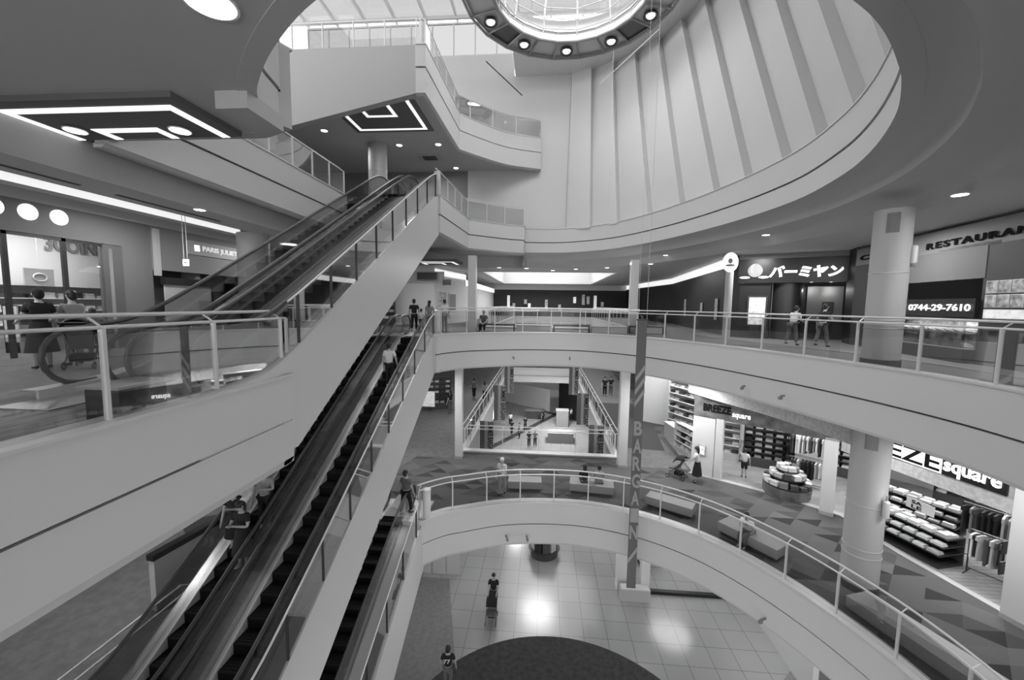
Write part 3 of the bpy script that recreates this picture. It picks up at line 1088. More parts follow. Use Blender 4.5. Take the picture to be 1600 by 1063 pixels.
# discs
ds = None
for i, y in enumerate((7.95, 8.6, 9.25, 9.9)):
    lb = ['round white lit disc leftmost on the grey bulkhead', 'round white lit disc cut by the left edge of the photo', 'round white lit disc second from the right on the bulkhead', 'round white lit disc nearest the shop corner on the bulkhead'][i]
    m_ = MB()
    N = 28
    c = [(-12.97, y + 0.2 * math.cos(2 * math.pi * k / N), 3.65 + 0.2 * math.sin(2 * math.pi * k / N)) for k in range(N)]
    c2 = [(-13.0, p[1], p[2]) for p in c]
    m_.add(c + c2, [tuple(range(N))] + [(k, (k + 1) % N, (k + 1) % N + N, k + N) for k in range(N)])
    o = m_.build('light_disc', M_STRIP)
    tag(o, lb, 'light', 'round discs on the left bulkhead')
# glass front
t = thing('shop_window', 'tall glass shop front with dark frames below the round discs', 'window', (-13.05, 6, 0))
f = MB()
for y in (4.6, 8.72, 9.93):
    f.box(-13.09, -13.02, y, y + 0.1, 0, 3.12)
f.box(-13.09, -13.02, -4, 10.9, 3.04, 3.12)
f.build('mullion', M_DARKM, t)
MB().box(-13.05, -13.04, -4, 10.9, 0.0, 3.04).build('glass_pane', M_SHOPG, t)
MB().box(-13.14, -12.98, 10.9, 11.45, 0, 3.1).build('door_jamb', mat('dark_grey_jamb', 0.1, 0.5), t)
MB().box(-12.985, -12.97, 11.05, 11.15, 0, 3.0).build('jamb_strip', M_STEEL, t)
text('3COINS', 'shop_lettering', (-16.42, 12.05, 3.06), (0, 1.75, 0), 0.48, M_GREY, None, 0.03, 0.03)
bpy.data.objects['shop_lettering']['label'] = 'grey block lettering high on the white wall inside the left shop'
bpy.data.objects['shop_lettering']['category'] = 'lettering'
lamp('shop_lamp_left', 'AREA', (-14.7, 9.5, 3.8), 260, size=2.0, size_y=6)
# white display board with black header
t = thing('display_board', 'blank white display board with black header in front of the second left shop', 'board', (-12.7, 13.4, 0))
MB().box(-12.75, -12.68, 12.5, 14.35, 0, 2.0).build('board_face', M_LGREY, t)
MB().box(-12.8, -12.62, 12.45, 14.45, 2.0, 2.25).build('header', M_BLACK, t)
MB().box(-12.8, -12.65, 14.36, 14.45, 0, 2.0).build('side_frame', M_BLACK, t)
t = thing('hanging_sign', 'small white arrow sign hanging on two rods before the second left shop', 'sign', (-11.8, 12.4, 2.7))
MB().box(-11.9, -11.7, 12.39, 12.42, 2.62, 2.84).build('panel', M_SIGNL, t)
MB().box(-11.84, -11.76, 12.38, 12.39, 2.71, 2.74).build('arrow', M_BLACK, t)
MB().tube([(-11.86, 12.4, 2.84), (-11.86, 12.4, 4.88)], 0.008, 5).build('rod', M_PALE, t)
MB().tube([(-11.74, 12.4, 2.84), (-11.74, 12.4, 4.88)], 0.008, 5).build('rod', M_PALE, t)


# ---- columns
def column(x, y, z0, z1, r, label, vent=True):
    t = thing('round_column', label, 'column', (x, y, z0))
    MB().lathe((x, y, z0), [(r + .0, 0.18), (r, 0.18), (r, z1 - z0)], 48).build('shaft', M_LGREY, t, smooth=30)
    MB().lathe((x, y, z0), [(r + .02, 0.0), (r + .02, 0.18), (r, 0.19)], 48).build('base', M_GAP, t, smooth=30)
    for h in (1.0, 1.22, 2.45):
        if h < z1 - z0 - 0.8:
            MB().lathe((x, y, z0 + h), [(r + .001, 0), (r + .012, 0.006), (r + .012, 0.02), (r + .001, 0.026)], 48).build('ring', M_SATIN, t, smooth=30)
    if vent:
        v = MB()
        a0 = math.atan2(-y, -x)
        for k in range(12):
            a = a0 - 0.30 + k * 0.055
            c = (x + (r + .004) * math.cos(a), y + (r + .004) * math.sin(a))
            v.obox(c, (math.cos(a), math.sin(a)), 0.006, 0.006, z1 - 0.62, z1 - 0.12)
        v.build('vent_slots', M_GREY, t)
    return t


column(9.1, 11.45, F3, 4.1, 0.40, 'large round column behind the railing by the restaurant sign')
column(9.05, 11.4, F2, -1.62, 0.43, 'large round column on the lower gallery in front of the clothes shop')
column(-11.4, 15.0, F3, 4.1, 0.55, 'round column left of the upper escalators in the left corridor', False)
column(-9.4, 22.3, F4, 10.25, 0.5, 'round column on the storey above, behind the head of the upper escalators', False)
t = thing('wall_lamp', 'small cylindrical wall lamp fixed to the restaurant storey column', 'lamp', (9.4, 11.12, 2.62))
MB().lathe((9.4, 11.12, 2.7), [(0.07, 0), (0.08, 0.05), (0.08, 0.42), (0.05, 0.46)], 14).build('shade', M_PALE, t, smooth=30)
MB().lathe((9.4, 11.12, 2.62), [(0.06, 0), (0.065, 0.09)], 14).build('lamp_base', M_GREY, t)
t = thing('wall_lamp', 'small cylindrical wall lamp on the lower gallery column', 'lamp', (9.17, 10.9, -4.0))
MB().lathe((9.17, 10.9, -4.0), [(0.07, 0), (0.08, 0.05), (0.08, 0.42), (0.05, 0.46)], 14).build('shade', M_PALE, t, smooth=30)
MB().lathe((9.17, 10.9, -3.54), [(0.03, 0), (0.02, 0.12)], 10).build('stem', M_GREY, t)
lamp('wall_lamp_light', 'POINT', (9.17, 10.7, -3.4), 0.8, 0.05)


def post(x, y, z0, z1, s, label, u=(1, 0)):
    t = thing('square_post', label, 'post', (x, y, z0))
    MB().obox((x, y), u, s / 2, s / 2, z0, z1).build('shaft', M_CLAD, t)
    MB().obox((x, y), u, s / 2 + 0.01, s / 2 + 0.01, z0, z0 + 0.15).build('base', M_SATIN, t)
    return t


post(-3.9, 21.6, F3, 4.1, 0.42, 'pale square post behind the gallery railing, left of the benches')
post(5.05, 23.2, F3, 4.1, 0.42, 'pale square post behind the gallery railing, right of the benches')
post(-4.15, 19.4, F2, -1.62, 0.36, 'white square post at the left corner of the far opening')
post(3.95, 19.25, F2, -1.62, 0.42, 'white square post at the right corner of the far opening')
t = post(10.95, 15.55, F2, -3.4, 0.42, 'white square post with small notices between the two shop fronts', (0.8, -0.6))
post(12.35, 10.2, F2, -1.62, 0.9, 'broad white pier at the right edge of the lower gallery', (0.25, -1))
for i, (a, b) in enumerate(((-4.35, 0.0), (-4.9, 0.05))):
    o = MB().obox((11.93, 10.68), (0.25, -1), 0.01, 0.13, a - 0.35, a).build('wall_notice', M_BLACK)
    tag(o, ['small dark notice on the broad white pier, upper one', 'small dark notice on the broad white pier, lower one'][i], 'notice')

# ---- right side of the restaurant storey
M_DFAC = mat('black_facade', 0.012, 0.5)
M_DGR = mat('dark_grey_facade', 0.05, 0.6)
def wseg(mb, p, q, z0, z1, th=0.12, mi=0):
    p, q = Vector(p), Vector(q)
    u = (q - p)
    L = u.length
    u.normalize()
    nrm = Vector((-u.y, u.x))
    # thickness goes away from the camera side (origin)
    if nrm.dot(p) < 0:
        nrm = -nrm
    c = (p + q) / 2 + nrm * th / 2
    mb.obox(c, u, L / 2, th / 2, z0, z1, mi)
    return mb


def on(p, q, L, d=0.0):
    """point L metres from p towards q, d metres in front of the wall (towards origin)"""
    p, q = Vector(p), Vector(q)
    u = (q - p).normalized()
    n = Vector((-u.y, u.x))
    if n.dot(p) > 0:
        n = -n
    r = p + u * L + n * d
    return (r.x, r.y), (u.x, u.y), (n.x, n.y)


SA, SB = (9.7, 20.8), (13.4, 19.0)
RA, RB = (13.0, 18.0), (11.9, 11.1)
RC = (11.2, 6.7)
w = MB()
wseg(w, (9.5, 21.3), (11.7, 38), 0, 3.6)
wseg(w, (11.7, 38), (9.6, 61), 0, 3.6)
wseg(w, (9.5, 21.3), SA, 0, 4.1)
wseg(w, on(SA, SB, 1.3, 0)[0], SA, 0.0, 2.7)
wseg(w, SA, SB, 3.85, 4.1)
wseg(w, on(SA, SB, 2.2, -1.8)[0], on(SA, SB, 5.0, -1.8)[0], 0, 2.7)
wseg(w, SB, RA, 0, 4.1)
wseg(w, (-12, 52), (11, 52), 0, 3.45)
struct(w, 'wall_right', M_DFAC)
struct(MB().box(17, 17.15, -6, 36, 0.02, 4.09), 'wall_right', M_BULK)
struct(MB().box(-20.2, -20, -6, 60, F2 + 0.02, 4.09).box(20, 20.2, -6, 60, F2, F2 + 4.6), 'wall_left', M_WHITE)
w = MB()
wseg(w, (9.45, 21.3), (11.65, 38), 3.6, 4.08, 0.05)
wseg(w, (11.65, 38), (9.55, 61), 3.6, 4.08, 0.05)
o = w.build('cove_light', M_COVE)
tag(o, 'bright curved cove band above the black shop fronts leading away', 'light')
w = MB()
wseg(w, (-12, 51.9), (11, 51.9), 3.45, 4.2, 0.1)
wseg(w, (-12, 53), (11, 53), 4.2, 9.2, 0.1)
wseg(w, (-14, 27.3), (-7.6, 27.3), 0, 4.1)
wseg(w, (-7.6, 27.3), (-6.6, 33), 0, 4.1)
wseg(w, (-6.6, 33), (-6.6, 52), 0, 3.0)
struct(w, 'wall_far', M_WHITE)
w = MB()
wseg(w, (-6.5, 33), (-6.5, 52), 3.0, 3.5, 0.05)
wseg(w, (-7.5, 27.3), (-6.5, 33), 3.5, 3.9, 0.05)
o = w.build('cove_light', M_COVE)
tag(o, 'bright cove band above the far left shop row', 'light')
# rear walls of the storey above and platform level, seen behind the escalator head
struct(MB().box(-16, -5.2, 27.0, 27.2, F4, 10.3).box(-16, -15.8, -6, 27, F4, 10.3), 'wall_far', M_GREY)
w = MB()
wseg(w, RA, RC, 3.32, 4.0)
struct(w, 'trim_22', mat('grey_bulkhead_right', 0.2, 0.6))
p, u, n = on(RA, RC, 0.32, 0.03)
text('CAFE', 'wall_lettering', (p[0], p[1], 3.5), (u[0] * 3.1, u[1] * 3.1, 0), 0.2, M_INK, None, 0.03, 0.012, spacing=1.9)
tag(bpy.data.objects['wall_lettering'], 'dark capital letters on the bulkhead partly hidden by the column', 'lettering')
p, u, n = on(RA, RC, 3.85, 0.03)
o = text('RESTAURANT', 'wall_lettering', (p[0], p[1], 3.46), (u[0] * 3.75, u[1] * 3.75, 0), 0.2, M_INK, None, 0.035, 0.012, spacing=1.25)
tag(o, 'dark capital letters on the bulkhead running out of the right edge', 'lettering')
w = MB()
wseg(w, RA, on(RA, RC, 3.0)[0], 0, 3.32)
wseg(w, on(RA, RC, 6.0)[0], RC, 0, 3.32)
struct(w, 'wall_right', M_DGR)
w = MB()
a_, b_ = on(RA, RC, 2.9, -2.6)[0], on(RA, RC, 6.2, -2.6)[0]
wseg(w, a_, b_, 0, 3.5)
wseg(w, on(RA, RC, 2.9, 0.02)[0], on(RA, RC, 6.05, 0.02)[0], 2.42, 3.32)
struct(w, 'wall_right', M_BULK)
struct(MB().obox(on(RA, RC, 4.5, -1.4)[0], on(RA, RC, 1)[1], 1.9, 1.4, 3.3, 3.4), 'ceiling', M_GREY)
for L in (3.4, 4.15, 4.75):
    p = on(RA, RC, L, -2.2)[0]
    lamp('restaurant_spot', 'POINT', (p[0], p[1], 2.85), 2.5, 0.06)
# black kitchen band with phone number
t = thing('restaurant_sign', 'black sign band with white phone number above the lit food counter', 'sign', (on(RA, RC, 4.5, 0.1)[0] + (1.4,)))
w = MB()
wseg(w, on(RA, RC, 2.75, 0.12)[0], on(RA, RC, 6.0, 0.12)[0], 1.32, 1.86, 0.08)
w.build('panel', M_BLACK, t)
p, u, n = on(RA, RC, 3.15, 0.15)
text('T 0744-29-7610', 'lettering', (p[0], p[1], 1.5), (u[0] * 2.75, u[1] * 2.75, 0), 0.2, M_LETL, t, 0.012, 0.008)
# lit food counter
t = thing('food_counter', 'lit glass food display counter with rows of white bowls', 'counter', (on(RA, RC, 4.5, 0.1)[0] + (0,)))
w = MB(); wseg(w, on(RA, RC, 2.9, 0.25)[0], on(RA, RC, 5.95, 0.25)[0], 0.02, 0.42, 0.5); w.build('plinth', M_DGR, t)
w = MB(); wseg(w, on(RA, RC, 2.9, -0.2)[0], on(RA, RC, 5.95, -0.2)[0], 0.42, 1.3, 0.05); w.build('back_panel', mat('counter_back', 0.5, 0.6, noise=0.5, nscale=6), t)
for z in (0.42, 0.86, 1.24):
    w = MB(); wseg(w, on(RA, RC, 2.9, 0.22)[0], on(RA, RC, 5.95, 0.22)[0], z, z + 0.035, 0.42); w.build('shelf', M_WHITE, t)
w = MB(); wseg(w, on(RA, RC, 2.9, 0.24)[0], on(RA, RC, 5.95, 0.24)[0], 0.45, 1.25, 0.01); w.build('glass_pane', M_SHOPG, t)
lamp('counter_lamp', 'AREA', on(RA, RC, 4.5, 0.05)[0] + (1.22,), 10, size=2.6, size_y=0.2, rot=(0, 0, math.atan2(RB[1] - RA[1], RB[0] - RA[0])))
b0 = None
for r_, (z, n_) in enumerate(((0.46, 9), (0.9, 9))):
    for k in range(n_):
        p = on(RA, RC, 3.1 + k * 0.335, 0.08)[0]
        if b0 is None:
            b0 = MB().lathe((0, 0, 0), [(0.06, 0), (0.14, 0.09), (0.15, 0.09), (0.11, 0.05), (0.02, 0.045)], 16).build('food_bowl', M_WHITE, None, smooth=40)
            o = b0
        else:
            o = b0.copy(); COL.objects.link(o)
        o.location = (p[0], p[1], z)
        o.rotation_euler = (0.5, 0, 0)
        tag(o, ['white food bowl on the lower counter shelf', 'white food bowl on the upper counter shelf'][r_], 'bowl', ['bowls on the lower counter shelf', 'bowls on the upper counter shelf'][r_])
# poster boards right of counter
M_POST = mat('poster_print', 0.5, 0.5, noise=0.75, nscale=5.0)
def poster(name, label, P, Q, L0, L1, z0, z1, d, face, frame=None, cat='poster', bord=0.05):
    p, u, n = on(P, Q, (L0 + L1) / 2, d)
    t = thing(name, label, cat, (p[0], p[1], z0))
    MB().obox(p, u, (L1 - L0) / 2, 0.02, z0, z1).build('frame', frame or M_DARKM, t)
    p2 = on(P, Q, (L0 + L1) / 2, d + 0.025)[0]
    MB().obox(p2, u, (L1 - L0) / 2 - bord, 0.008, z0 + bord, z1 - bord).build('print', face, t)
    return t
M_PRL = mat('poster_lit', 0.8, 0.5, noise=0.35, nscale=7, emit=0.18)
M_PRG = mat('poster_grey', 0.4, 0.5, noise=0.7, nscale=7)
k = 0
for row, (z0, z1) in enumerate(((1.98, 2.32), (1.6, 1.95))):
    for c in range(4):
        lb = '%s small food picture of the %s row on the right restaurant wall' % (['first', 'second', 'third', 'fourth'][c], ['top', 'second'][row])
        poster('menu_picture', lb, RA, RC, 6.2 + c * 0.36, 6.53 + c * 0.36, z0, z1, 0.05, M_PRG, M_PALE, bord=0.02)
poster('menu_board', 'wide pale menu board under the food pictures on the right restaurant wall', RA, RC, 6.2, 7.6, 1.3, 1.56, 0.05, M_PRL, M_PALE, 'board', 0.02)
poster('menu_board', 'white leaning menu sheet left of the black phone number band', RA, RC, 2.75, 3.1, 1.1, 1.75, 0.25, M_PRL, M_PALE, 'board', 0.03)

# chinese restaurant sign
t = thing('restaurant_sign', 'big black sign with glowing katakana letters and a round peach emblem', 'sign', (11.5, 19.9, 2.7))
w = MB(); wseg(w, on(SA, SB, -0.1, 0.15)[0], on(SA, SB, 4.25, 0.15)[0], 2.72, 3.86, 0.15); w.build('panel', M_BLACK, t)
p, u, n = on(SA, SB, 1.15, 0.19)
text('バーミヤン', 'lettering', (p[0], p[1], 2.95), (u[0] * 2.75, u[1] * 2.75, 0), 0.55, M_LETL, t, 0.05, 0.03, shear=0.03)
p, u, n = on(SA, SB, 0.6, 0.18)
em = MB(); N = 28
pk = []
for q in range(N):
    a = 2 * math.pi * q / N
    r = 0.31 * (1 + 0.12 * max(0, math.sin(a)) ** 6)
    pk.append((r * math.cos(a), r * math.sin(a)))
em.extr(pk, lambda q, d: (p[0] + u[0] * q[0] + n[0] * d, p[1] + u[1] * q[0] + n[1] * d, 3.3 + q[1]), 0, 0.04)
em.build('peach_emblem', mat('peach_grey', 0.3, 0.6), t, smooth=30)
lf = MB()
for cx_ in (-0.42, 0.36):
    lf.extr([(cx_ + 0.22 * math.cos(a), 0.055 * math.sin(a)) for a in [2 * math.pi * q / 16 for q in range(16)]], lambda q, d: (p[0] + u[0] * q[0] + n[0] * d, p[1] + u[1] * q[0] + n[1] * d, 2.98 + q[1]), 0.03, 0.06)
lf.extr([(-0.10, 0.28), (-0.06, 0.3), (-0.13, 0.1), (-0.11, -0.1), (-0.15, -0.1), (-0.18, 0.1)], lambda q, d: (p[0] + u[0] * q[0] + n[0] * d, p[1] + u[1] * q[0] + n[1] * d, 3.3 + q[1]), 0.04, 0.055)
lf.build('leaf_emblem', M_LETL, t)
w = MB(); wseg(w, on(SA, SB, -0.1, 0.12)[0], on(SA, SB, 4.4, 0.12)[0], 3.87, 4.1, 0.1)
struct(w, 'trim_23', mat('grey_strip', 0.2, 0.6))
poster('menu_board', 'tall bright lit menu board under the peach emblem', SA, SB, 0.35, 1.2, 0.62, 2.1, 0.08, M_PRL, M_DGR, 'board', 0.08)
w = MB(); wseg(w, on(SA, SB, 2.9, -1.6)[0], on(SA, SB, 4.3, -1.6)[0], 0.9, 2.6, 0.05)
struct(w, 'wall_right', M_GREY)
for L in (3.0, 3.75):
    p = on(SA, SB, L, -1.3)[0]
    lamp('entrance_spot', 'POINT', (p[0], p[1], 2.4), 6, 0.05)
poster('wall_picture', 'dark framed picture on the lit wall inside the katakana sign restaurant', SA, SB, 3.5, 3.95, 1.3, 1.85, -1.5, M_DGR, M_BLACK, 'picture', 0.04)
t = thing('entrance_screen', 'dark curved entrance screen under the katakana sign', 'screen', (on(SA, SB, 2.0, -0.4)[0] + (0,)))
c = on(SA, SB, 2.0, -0.6)[0]
MB().lathe((c[0], c[1], 0), [(0.62, 0.0), (0.62, 2.7)], 32).build('shell', mat('dark_bronze', 0.06, 0.35, 0.5), t, smooth=True)
poster('menu_stand', 'white narrow vertical notice at the right of the katakana sign entrance', SA, SB, 4.2, 4.45, 0.95, 1.75, 0.0, M_PRL, M_PALE, 'board', 0.02)

# round post with oval sign
t = thing('sign_pole', 'slim round pole carrying an oval white sign left of the katakana sign', 'pole', (8.75, 19.85, 0))
MB().lathe((8.75, 19.85, 0), [(0.17, 0), (0.17, 4.1)], 24).build('shaft', M_LGREY, t, smooth=True)
em = MB()
dv = Vector((8.75, 19.85)).normalized(); un = (dv.y, -dv.x)
em.extr([(0.33 * math.cos(2 * math.pi * q / 28), 0.46 * math.sin(2 * math.pi * q / 28)) for q in range(28)], lambda q, d: (8.75 - dv.x * (0.2 + d) + un[0] * q[0], 19.85 - dv.y * (0.2 + d) + un[1] * q[0], 3.62 + q[1]), 0, 0.06)
em.build('oval_sign', M_SIGNL, t, smooth=30)
em = MB()
em.extr([(0.09 * math.cos(2 * math.pi * q / 20), 0.12 * math.sin(2 * math.pi * q / 20) + 0.06) for q in range(20)], lambda q, d: (8.75 - dv.x * (0.265 + d) + un[0] * q[0], 19.85 - dv.y * (0.265 + d) + un[1] * q[0], 3.62 + q[1]), 0, 0.01)
em.extr([(0.2 * math.cos(2 * math.pi * q / 20), 0.05 * math.sin(2 * math.pi * q / 20) - 0.14) for q in range(20)], lambda q, d: (8.75 - dv.x * (0.265 + d) + un[0] * q[0], 19.85 - dv.y * (0.265 + d) + un[1] * q[0], 3.62 + q[1]), 0, 0.01)
em.build('emblem', M_GREY, t)

# small lit displays in the black shop fronts far behind
random.seed(3)
m0 = None
FD = [((-4.6, 51.8), 1.1, 1.6), ((-3.9, 51.8), 1.2, 0.5), ((-2.4, 51.8), 1.6, 0.6), ((-1.9, 51.8), 1.2, 0.5), ((0.3, 51.8), 0.9, 1.3), ((2.0, 51.8), 0.8, 0.8), ((3.9, 51.8), 1.8, 0.8), ((5.0, 51.8), 1.6, 1.3), ((5.6, 51.8), 1.7, 1.0), ((6.5, 51.8), 0.9, 1.9), ((7.4, 51.8), 1.4, 0.6)]
for i, ((x, y), z, h) in enumerate(FD):
    o = MB().box(-0.18, 0.18, -0.02, 0.02, 0, h).build('lit_display', M_PRG if i % 3 else M_PRL, None)
    o.location = (x, y - 0.1, z)
    tag(o, 'small lit display in the black shop fronts far across the opening', 'display', 'lit displays in the far black shop fronts')
for i, (L, z, h) in enumerate(((2.2, 0.8, 1.2), (5.5, 1.2, 0.6), (10.5, 0.8, 1.3))):
    p, u, n = on((9.5, 21.3), (11.7, 38), L, 0.06)
    o = MB().box(-0.25, 0.25, -0.02, 0.02, 0, h).build('lit_display', M_PRG, None)
    o.location = (p[0], p[1], z)
    o.rotation_euler = (0, 0, math.atan2(u[1], u[0]))
    tag(o, 'small lit board on the black shop fronts leading away on the right', 'display', 'lit boards along the receding black shop fronts')

# far-left shop front, restaurant storey
w = MB(); wseg(w, (-10.8, 27.2), (-6.9, 27.2), 2.9, 3.7, 0.1)
struct(w, 'trim_24', M_LGREY)
poster('direction_sign', 'black direction sign on the pale header near the middle escalators head', (-10.6, 27.0), (-6, 27.0), 1.9, 3.3, 3.1, 3.62, 0.1, M_BLACK, M_GREY, 'sign', 0.03)
poster('direction_sign', 'small black sign right of the larger direction sign on the far header', (-10.6, 27.0), (-6, 27.0), 3.7, 4.3, 2.75, 3.15, 0.2, M_BLACK, M_GREY, 'sign', 0.03)
poster('wall_poster', 'framed poster with bright top on the far left wall beside the square post', (-7.6, 27.3), (-6.6, 33), 0.5, 1.9, 0.9, 2.4, 0.05, M_PRG, M_PALE, 'poster', 0.06)
poster('wall_poster', 'dark framed poster right of the bright topped poster on the far left wall', (-7.6, 27.3), (-6.6, 33), 2.4, 3.7, 0.9, 2.3, 0.05, M_GREY, M_PALE, 'poster', 0.06)

# ---- clothes shops on the lower gallery
LA, LB = (7.1, 18.9), (11.55, 15.55)
NA, NB = (11.35, 14.6), (12.15, 11.2)
w = MB()
wseg(w, (6.4, 27.5), (12.5, 23.5), F2, -1.6)
wseg(w, (12.5, 23.5), (18.5, 16.5), F2, -1.6)
wseg(w, (18.5, 16.5), (18.5, 8), F2, -1.6)
struct(w, 'wall_right', M_WHITE)
w = MB()
w.sweep(smooth([(7.0, 19.2), (7.7, 17.3), (8.5, 15.5), (9.05, 13.6), (9.3, 12.1)], 6), [(0, -2.5), (-0.12, -2.5), (-0.12, -1.62), (0, -1.62)])
struct(w, 'trim_25', M_STONE)
t = thing('shop_sign', 'grey wooden plank fascia with black and white lettering over the first clothes shop', 'sign', (9, 17.4, -3.0))
w = MB(); wseg(w, LA, LB, -3.55, -2.35, 0.15); w.build('plank_board', M_WOOD, t)
p, u, n = on(LA, LB, 0.42, 0.04)
text('BREEZE', 'lettering', (p[0], p[1], -3.22), (u[0] * 1.15, u[1] * 1.15, 0), 0.34, M_INK, t, 0.03, 0.015)
p, u, n = on(LA, LB, 1.62, 0.04)
text('square', 'lettering', (p[0], p[1], -3.36), (u[0] * 0.7, u[1] * 0.7, 0), 0.24, M_LETL, t, 0.012, 0.012)
t = thing('shop_sign', 'glowing shop sign with black capitals right of the lower gallery column', 'sign', (11.8, 13, -3))
w = MB(); wseg(w, on(NA, NB, -0.8, 0)[0], on(NA, NB, 4.2)[0], -3.75, -2.1, 0.15); w.build('stone_header', M_STONE, t)
w = MB(); wseg(w, on(NA, NB, -0.6, 0.08)[0], on(NA, NB, 2.3, 0.08)[0], -3.3, -2.72, 0.06); w.build('lit_panel', M_SIGNL, t)
w = MB(); wseg(w, on(NA, NB, 2.3, 0.08)[0], on(NA, NB, 3.7, 0.08)[0], -3.3, -2.72, 0.06); w.build('dark_panel', M_BLACK, t)
p, u, n = on(NA, NB, -0.6, 0.1)
text('BREEZE', 'lettering', (p[0], p[1], -3.25), (u[0] * 2.85, u[1] * 2.85, 0), 0.47, M_INK, t, 0.012, 0.012)
p, u, n = on(NA, NB, 2.35, 0.1)
text('square', 'lettering', (p[0], p[1], -3.28), (u[0] * 1.25, u[1] * 1.25, 0), 0.4, M_LETL, t, 0.02, 0.015)
w = MB()
wseg(w, on(LA, LB, 0.0)[0], on(LA, LB, 0.95)[0], F2, -3.5)
wseg(w, on(LA, LB, 1.0, 0.05)[0], on(LA, LB, 1.3, 0.05)[0], F2, -3.5, 0.25)
struct(w, 'wall_right', M_WHITE)
poster('wall_notice', 'small pale notice box on the white wall beside the parent with the pushchair', LA, LB, 0.3, 0.62, -5.35, -4.85, 0.03, M_PRL, M_LGREY, 'notice', 0.05)
struct(MB().slab([[(7.0, 19.2), (11.4, 15.7), (12.3, 10.4), (18.5, 8), (18.5, 16.5), (12.5, 23.5), (7.0, 27)]], -2.1, -2.0), 'ceiling', M_WHITE)
for (x, y, e) in ((9.5, 20.5, 110), (12, 17.5, 150), (14.5, 13.5, 150), (13.5, 11, 60), (8.6, 24, 90)):
    lamp('shop_ceiling_lamp', 'AREA', (x, y, -2.15), e, size=1.2)

GOODS = []
_gm = [mat('goods_%s' % n_, g_, 0.8) for n_, g_ in (('white', .62), ('pale', .42), ('grey', .2), ('dark', .06), ('black', .015))]
random.seed(11)
_fold = []
for g_ in _gm:
    m_ = MB()
    for k in range(3):
        m_.box(-0.15 + 0.01 * k, 0.15 - 0.006 * k, -0.12, 0.12 - 0.01 * k, k * 0.035, k * 0.035 + 0.03)
    me = m_.build('folded_clothes', g_)
    _fold.append(me.data); bpy.data.objects.remove(me)


def put(mesh, name, loc, rz, label, cat, group, sc=(1, 1, 1)):
    o = bpy.data.objects.new(name, mesh)
    COL.objects.link(o)
    o.location = loc
    o.rotation_euler = (0, 0, rz)
    o.scale = sc
    return tag(o, label, cat, group)


def shelf(label, c, ang, wd, hh, levels, z0, where, dark=True, depth=0.45, nper=None, gname='folded_clothes', plinth=0.45, gcat='clothes'):
    """open shelf unit, front faces local -y"""
    t = thing('shelf_unit', label, 'shelf', (c[0], c[1], z0), ang)
    fm = M_DARKM if dark else M_WHITE
    def b_(mb, nm, m):
        o = mb.build(nm, m, t); o.matrix_parent_inverse = Matrix(); return o
    b_(MB().box(-wd / 2, wd / 2, depth / 2 - 0.03, depth / 2, 0, hh), 'back_panel', mat('shelf_back', 0.1, 0.7) if dark else M_LGREY)
    b_(MB().box(-wd / 2, -wd / 2 + 0.03, -depth / 2, depth / 2, 0, hh), 'side_panel', fm)
    b_(MB().box(wd / 2 - 0.03, wd / 2, -depth / 2, depth / 2, 0, hh), 'side_panel', fm)
    b_(MB().box(-wd / 2, wd / 2, -depth / 2 - 0.02, depth / 2, 0, plinth), 'plinth', M_DGR if dark else M_LGREY)
    zs = [plinth + (hh - plinth) * k / levels for k in range(levels + 1)]
    n_ = nper or max(2, int(wd / 0.36))
    for k, z in enumerate(zs):
        if k:
            b_(MB().box(-wd / 2, wd / 2, -depth / 2, depth / 2, z - 0.03, z), 'shelf_board', fm)
        if k < levels:
            for q in range(n_):
                lx = -wd / 2 + 0.2 + (wd - 0.4) * q / max(1, n_ - 1)
                mi = random.choice([0, 0, 1, 1, 2, 3, 4])
                put(_fold[mi], gname, (c[0] + lx * math.cos(ang), c[1] + lx * math.sin(ang), z0 + z + 0.001), ang,
                    'small goods standing on the %s' % where, gcat, 'goods on the %s' % where, (1, 1, random.uniform(0.9, 1.9)))
    return t


def garment_mesh(g_):
    m_ = MB()
    pr = [(-0.19, 0), (-0.2, -0.12), (-0.14, -0.14), (-0.15, -0.68), (0.15, -0.68), (0.14, -0.14), (0.2, -0.12), (0.19, 0), (0.05, 0.04), (-0.05, 0.04)]
    m_.extr(pr, lambda p, d: (p[0], d, p[1]), -0.025, 0.025)
    m_.tube([(0, 0, 0.03), (0, 0, 0.1), (0.02, 0, 0.12)], 0.006, 4)
    o = m_.build('hanging_garment', g_)
    me = o.data; bpy.data.objects.remove(o)
    return me


_garm = [garment_mesh(g_) for g_ in _gm]


def rack(label, c, ang, wd, hh, z0, where, n_):
    t = thing('garment_rack', label, 'rack', (c[0], c[1], z0), ang)
    f = MB()
    for s_ in (-wd / 2, wd / 2):
        f.tube([(s_, 0, 0), (s_, 0, hh)], 0.018, 6)
        f.tube([(s_, -0.25, 0.02), (s_, 0.25, 0.02)], 0.018, 6)
    f.tube([(-wd / 2, 0, 0.14), (wd / 2, 0, 0.14)], 0.014, 6)
    o = f.build('upright_frame', M_DARKM, t); o.matrix_parent_inverse = Matrix()
    o = MB().tube([(-wd / 2, 0, hh), (wd / 2, 0, hh)], 0.016, 6).build('hanging_rail', M_STEEL, t); o.matrix_parent_inverse = Matrix()
    for q in range(n_):
        lx = -wd / 2 + 0.1 + (wd - 0.2) * q / max(1, n_ - 1)
        put(random.choice(_garm), 'hanging_garment', (c[0] + lx * math.cos(ang), c[1] + lx * math.sin(ang), z0 + hh - 0.12), ang + math.radians(random.uniform(55, 95)),
            'garment hanging on the %s' % where, 'clothes', 'garments on the %s' % where, (1, 1, random.uniform(0.9, 1.25)))
    return t


